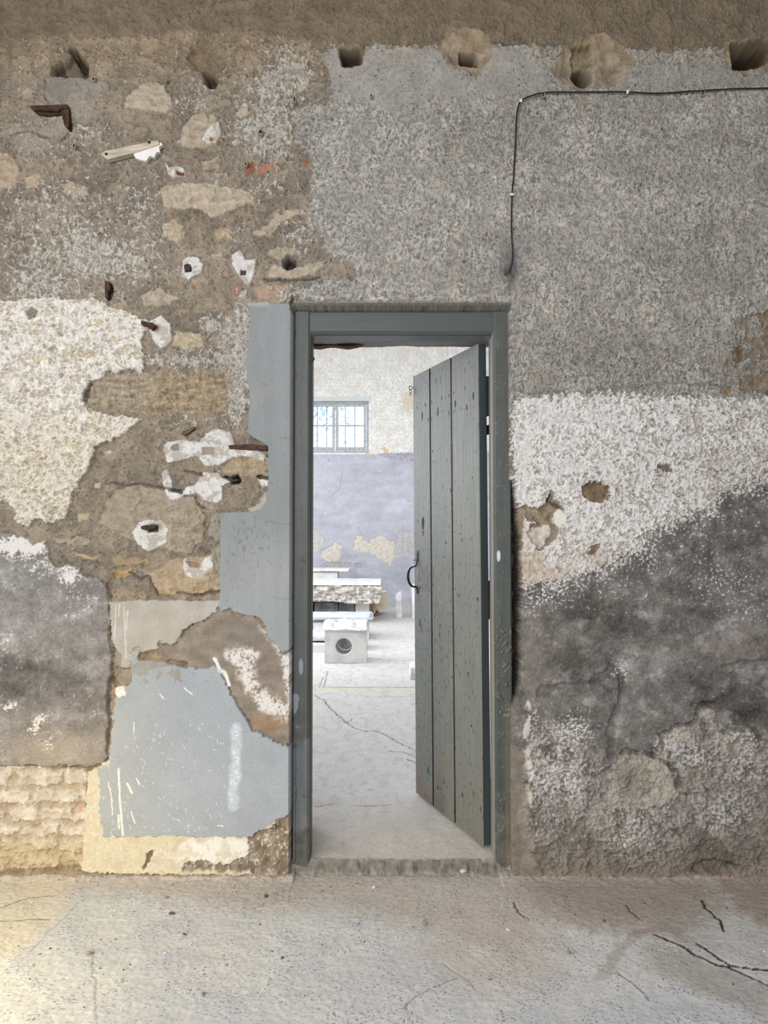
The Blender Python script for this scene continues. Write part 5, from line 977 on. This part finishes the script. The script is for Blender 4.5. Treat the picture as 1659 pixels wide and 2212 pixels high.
# yellow block on timber
o = place('yellow_stone_block', -.32, .0, 12.55, 13.15, za(1318, 12.6), za(1284, 12.6), M['gold'], 'yellow limestone block with white top raised on short timbers', 'stone block', amp=.02, seed=13, rot=0, cuts=14); o.rotation_euler = (0, 0, -.16)
bm = rough_box(-.165, .165, -.31, .31, 0, .022, cuts=10, amp=.008, seed=14); t_ = mesh('white_top', bm, M['marble'], o); t_.location = (0, 0, za(1284, 12.6) - za(1318, 12.6) + .001)
for a_, d_, lab in ((811, 12.62, 'short raw timber bearer, front right, under the yellow stone block'), (800, 13.0, 'timber bearer at the back under the yellow stone block')):
    bm = bmesh.new(); abox(bm, xa(a_, d_), xa(a_ + 7, d_), d_ - 3.03, d_ - 2.93, SZ, za(1318, 12.6) - .004, bev=.003); tag(mesh('timber_bearer', bm, M['timber']), lab, 'timber', 'timber bearers under the yellow block')
# upright splinter of marble
dd = 12.45; xc = xa(861, dd); bm = bmesh.new(); rr = random.Random(9); rings = []
for i in range(9):
    z = i / 8 * .385; w_ = .045 + rr.uniform(-.006, .006); o_ = rr.uniform(-.006, .006) + (.008 if i < 3 else 0)
    rings.append([bm.verts.new((sx * w_ + o_, sy * .04, z + (0 if i < 8 else (.02 if sx > 0 else -.03) + .02 * (sy > 0)))) for sx, sy in ((-1, -1), (1, -1), (1, 1), (-1, 1))])
for i in range(8):
    for k in range(4): bm.faces.new((rings[i][k], rings[i][(k + 1) % 4], rings[i + 1][(k + 1) % 4], rings[i + 1][k]))
bm.faces.new(rings[0][::-1]); tp = bm.verts.new((.012, 0, .405)); [bm.faces.new((rings[8][k], rings[8][(k + 1) % 4], tp)) for k in range(4)]
bmesh.ops.recalc_face_normals(bm, faces=bm.faces); o = mesh('marble_post', bm, M['marble']); o.location = (xc, dd - 3.03, SZ); tag(o, 'small upright jagged marble post standing alone by the far wall', 'stone post')
# pieces partly hidden behind the door leaf
bm = rough_box(-.06, .06, -.25, .25, 0, .52, cuts=8, amp=.006, seed=15); o = mesh('leaning_slab', bm, M['marble']); o.location = (xa(897, 12.3), 12.5 - 3.03, SZ); o.rotation_euler = (0, 0, 0); tag(o, 'white marble slab on edge, mostly hidden behind the door edge', 'stone slab')
place('marble_offcut', xa(886, 7.0), xa(886, 7.0) + .5, 6.95, 7.3, SZ, za(1440, 7.0), M['marble'], 'low white marble piece peeking out behind the door edge', 'stone block', amp=.008, seed=16, chip=.01)

# ================================================================== PEBBLES
def rock_mesh(name, seed, mat, flat=.6):
    bm = bmesh.new(); bmesh.ops.create_icosphere(bm, subdivisions=2, radius=1.0); rr = random.Random(seed); ax = [Vector((rr.gauss(0, 1), rr.gauss(0, 1), rr.gauss(0, 1))).normalized() for _ in range(7)]
    for v in bm.verts:
        for a_ in ax:
            d_ = v.co.dot(a_)
            if d_ > .72: v.co -= a_ * (d_ - .72) * .9
        v.co.z *= flat; v.co.x *= 1.15
    me = D.meshes.new(name); bm.to_mesh(me); bm.free(); me.materials.append(mat); return me
KIND = {'tan': [rock_mesh('pebble', i, M['pebble']) for i in range(3)], 'dark': [rock_mesh('pebble', 10 + i, M['pebbledark']) for i in range(2)], 'pale': [rock_mesh('pebble', 20 + i, M['pebblelight'], .45) for i in range(2)]}
def pebble(x, y, r, kind, label, group, seed):
    o = D.objects.new('pebble', KIND[kind][seed % len(KIND[kind])]); COL.objects.link(o); o.scale = (r, r * .8, r); o.rotation_euler = (0, 0, seed * 1.7)
    j = int(np.argmin(np.abs(FX - x))); i = int(np.argmin(np.abs(FY - y))); o.location = (x, y, float(FZ[i, j]) + r * .38); tag(o, label, 'pebble', group); return o
BIG = [(191, 2062, 6.5, 'tan', 'rounded tan pebble on the yellow-lit floor, lower left'), (438, 2149, 6, 'tan', 'orange-brown pebble near the bottom edge, left of centre'), (371, 1975, 6, 'dark', 'dark grey pebble below the white base of the panel'), (574, 1938, 6, 'dark', 'grey pebble below the left door jamb'),
       (358, 1940, 5, 'tan', 'grey-tan pebble closest to the panel foot'), (916, 1997, 8, 'tan', 'angular brown stone below the doorway'), (1000, 1890, 9, 'pale', 'flat pale chip of plaster in front of the threshold'), (1098, 2010, 6, 'pale', 'bluish-white flat chip right of the brown stone'),
       (1228, 2060, 6, 'tan', 'reddish flat pebble in the middle right of the floor'), (398, 2020, 4, 'dark', 'small brown pebble in the middle of the left floor'), (610, 2070, 4, 'dark', 'tiny black pebble below the left jamb'), (357, 2059, 4, 'pale', 'small white chip in the middle left of the floor'), (808, 1918, 6, 'pale', 'white plaster crumb below the threshold'),
       (693, 1926, 4, 'tan', 'small stone directly below the left jamb foot'), (1137, 1987, 6, 'tan', 'brown flake right of the bluish chip'), (1651, 2055, 4, 'pale', 'white crumb at the right edge of the floor'), (1305, 1990, 4, 'dark', 'dark pebble in the brown earth at right')]
for i, (a_, b_, r_, k_, lab) in enumerate(BIG):
    g_ = G(a_, b_); pebble(g_.x, g_.y, r_ * (g_.y + 3.03) / F, k_, lab, None, i)
rr = random.Random(21)
for i in range(150):
    a_ = rr.uniform(10, 1650); b_ = 1895 + 310 * rr.random() ** 1.35; g_ = G(a_, b_); k_ = rr.choice(('tan', 'tan', 'dark', 'pale')); nm = {'tan': 'tiny tan pebble', 'dark': 'tiny dark pebble', 'pale': 'tiny pale pebble'}[k_]
    pebble(g_.x, g_.y, rr.uniform(1.3, 2.9) * (g_.y + 3.03) / F, k_, nm + ' scattered over the dusty floor before the wall', nm + 's scattered on the floor', i)
# grit, nobody could count it
bm = bmesh.new()
def grit(n, gen):
    for i in range(n):
        x, y, r_ = gen(); j = int(np.argmin(np.abs(FX - x))); k = int(np.argmin(np.abs(FY - y))); z = float(FZ[k, j]) + r_ * .3; a_ = rr.random() * 6.28
        q = [bm.verts.new((x + math.cos(a_ + t * 2.09) * r_ * rr.uniform(.7, 1.3), y + math.sin(a_ + t * 2.09) * r_, z - r_ * .5)) for t in range(3)]; tp = bm.verts.new((x, y, z + r_ * .6))
        for t in range(3): bm.faces.new((q[t], q[(t + 1) % 3], tp))
def gf(): 
    g_ = G(rr.uniform(-20, 1680), 1898 + 320 * rr.random() ** 1.6); return g_.x, g_.y, rr.uniform(.7, 1.7) / 1000 * (1 + (rr.random() < .1))
def gb():
    g_ = G(rr.uniform(682, 1060), 1640 + 205 * rr.random(), SZ); return g_.x, g_.y, rr.uniform(.8, 2.0) / 1000
grit(3800, gf)
tag(mesh('floor_grit', bm, M['pebble']), 'fine grit and crumbs strewn over the front concrete floor', 'grit', kind='stuff')
bm = bmesh.new(); grit(420, gb)
tag(mesh('doorway_grit', bm, M['pebble']), 'fine grit lying on the floor just inside the doorway', 'grit', kind='stuff')
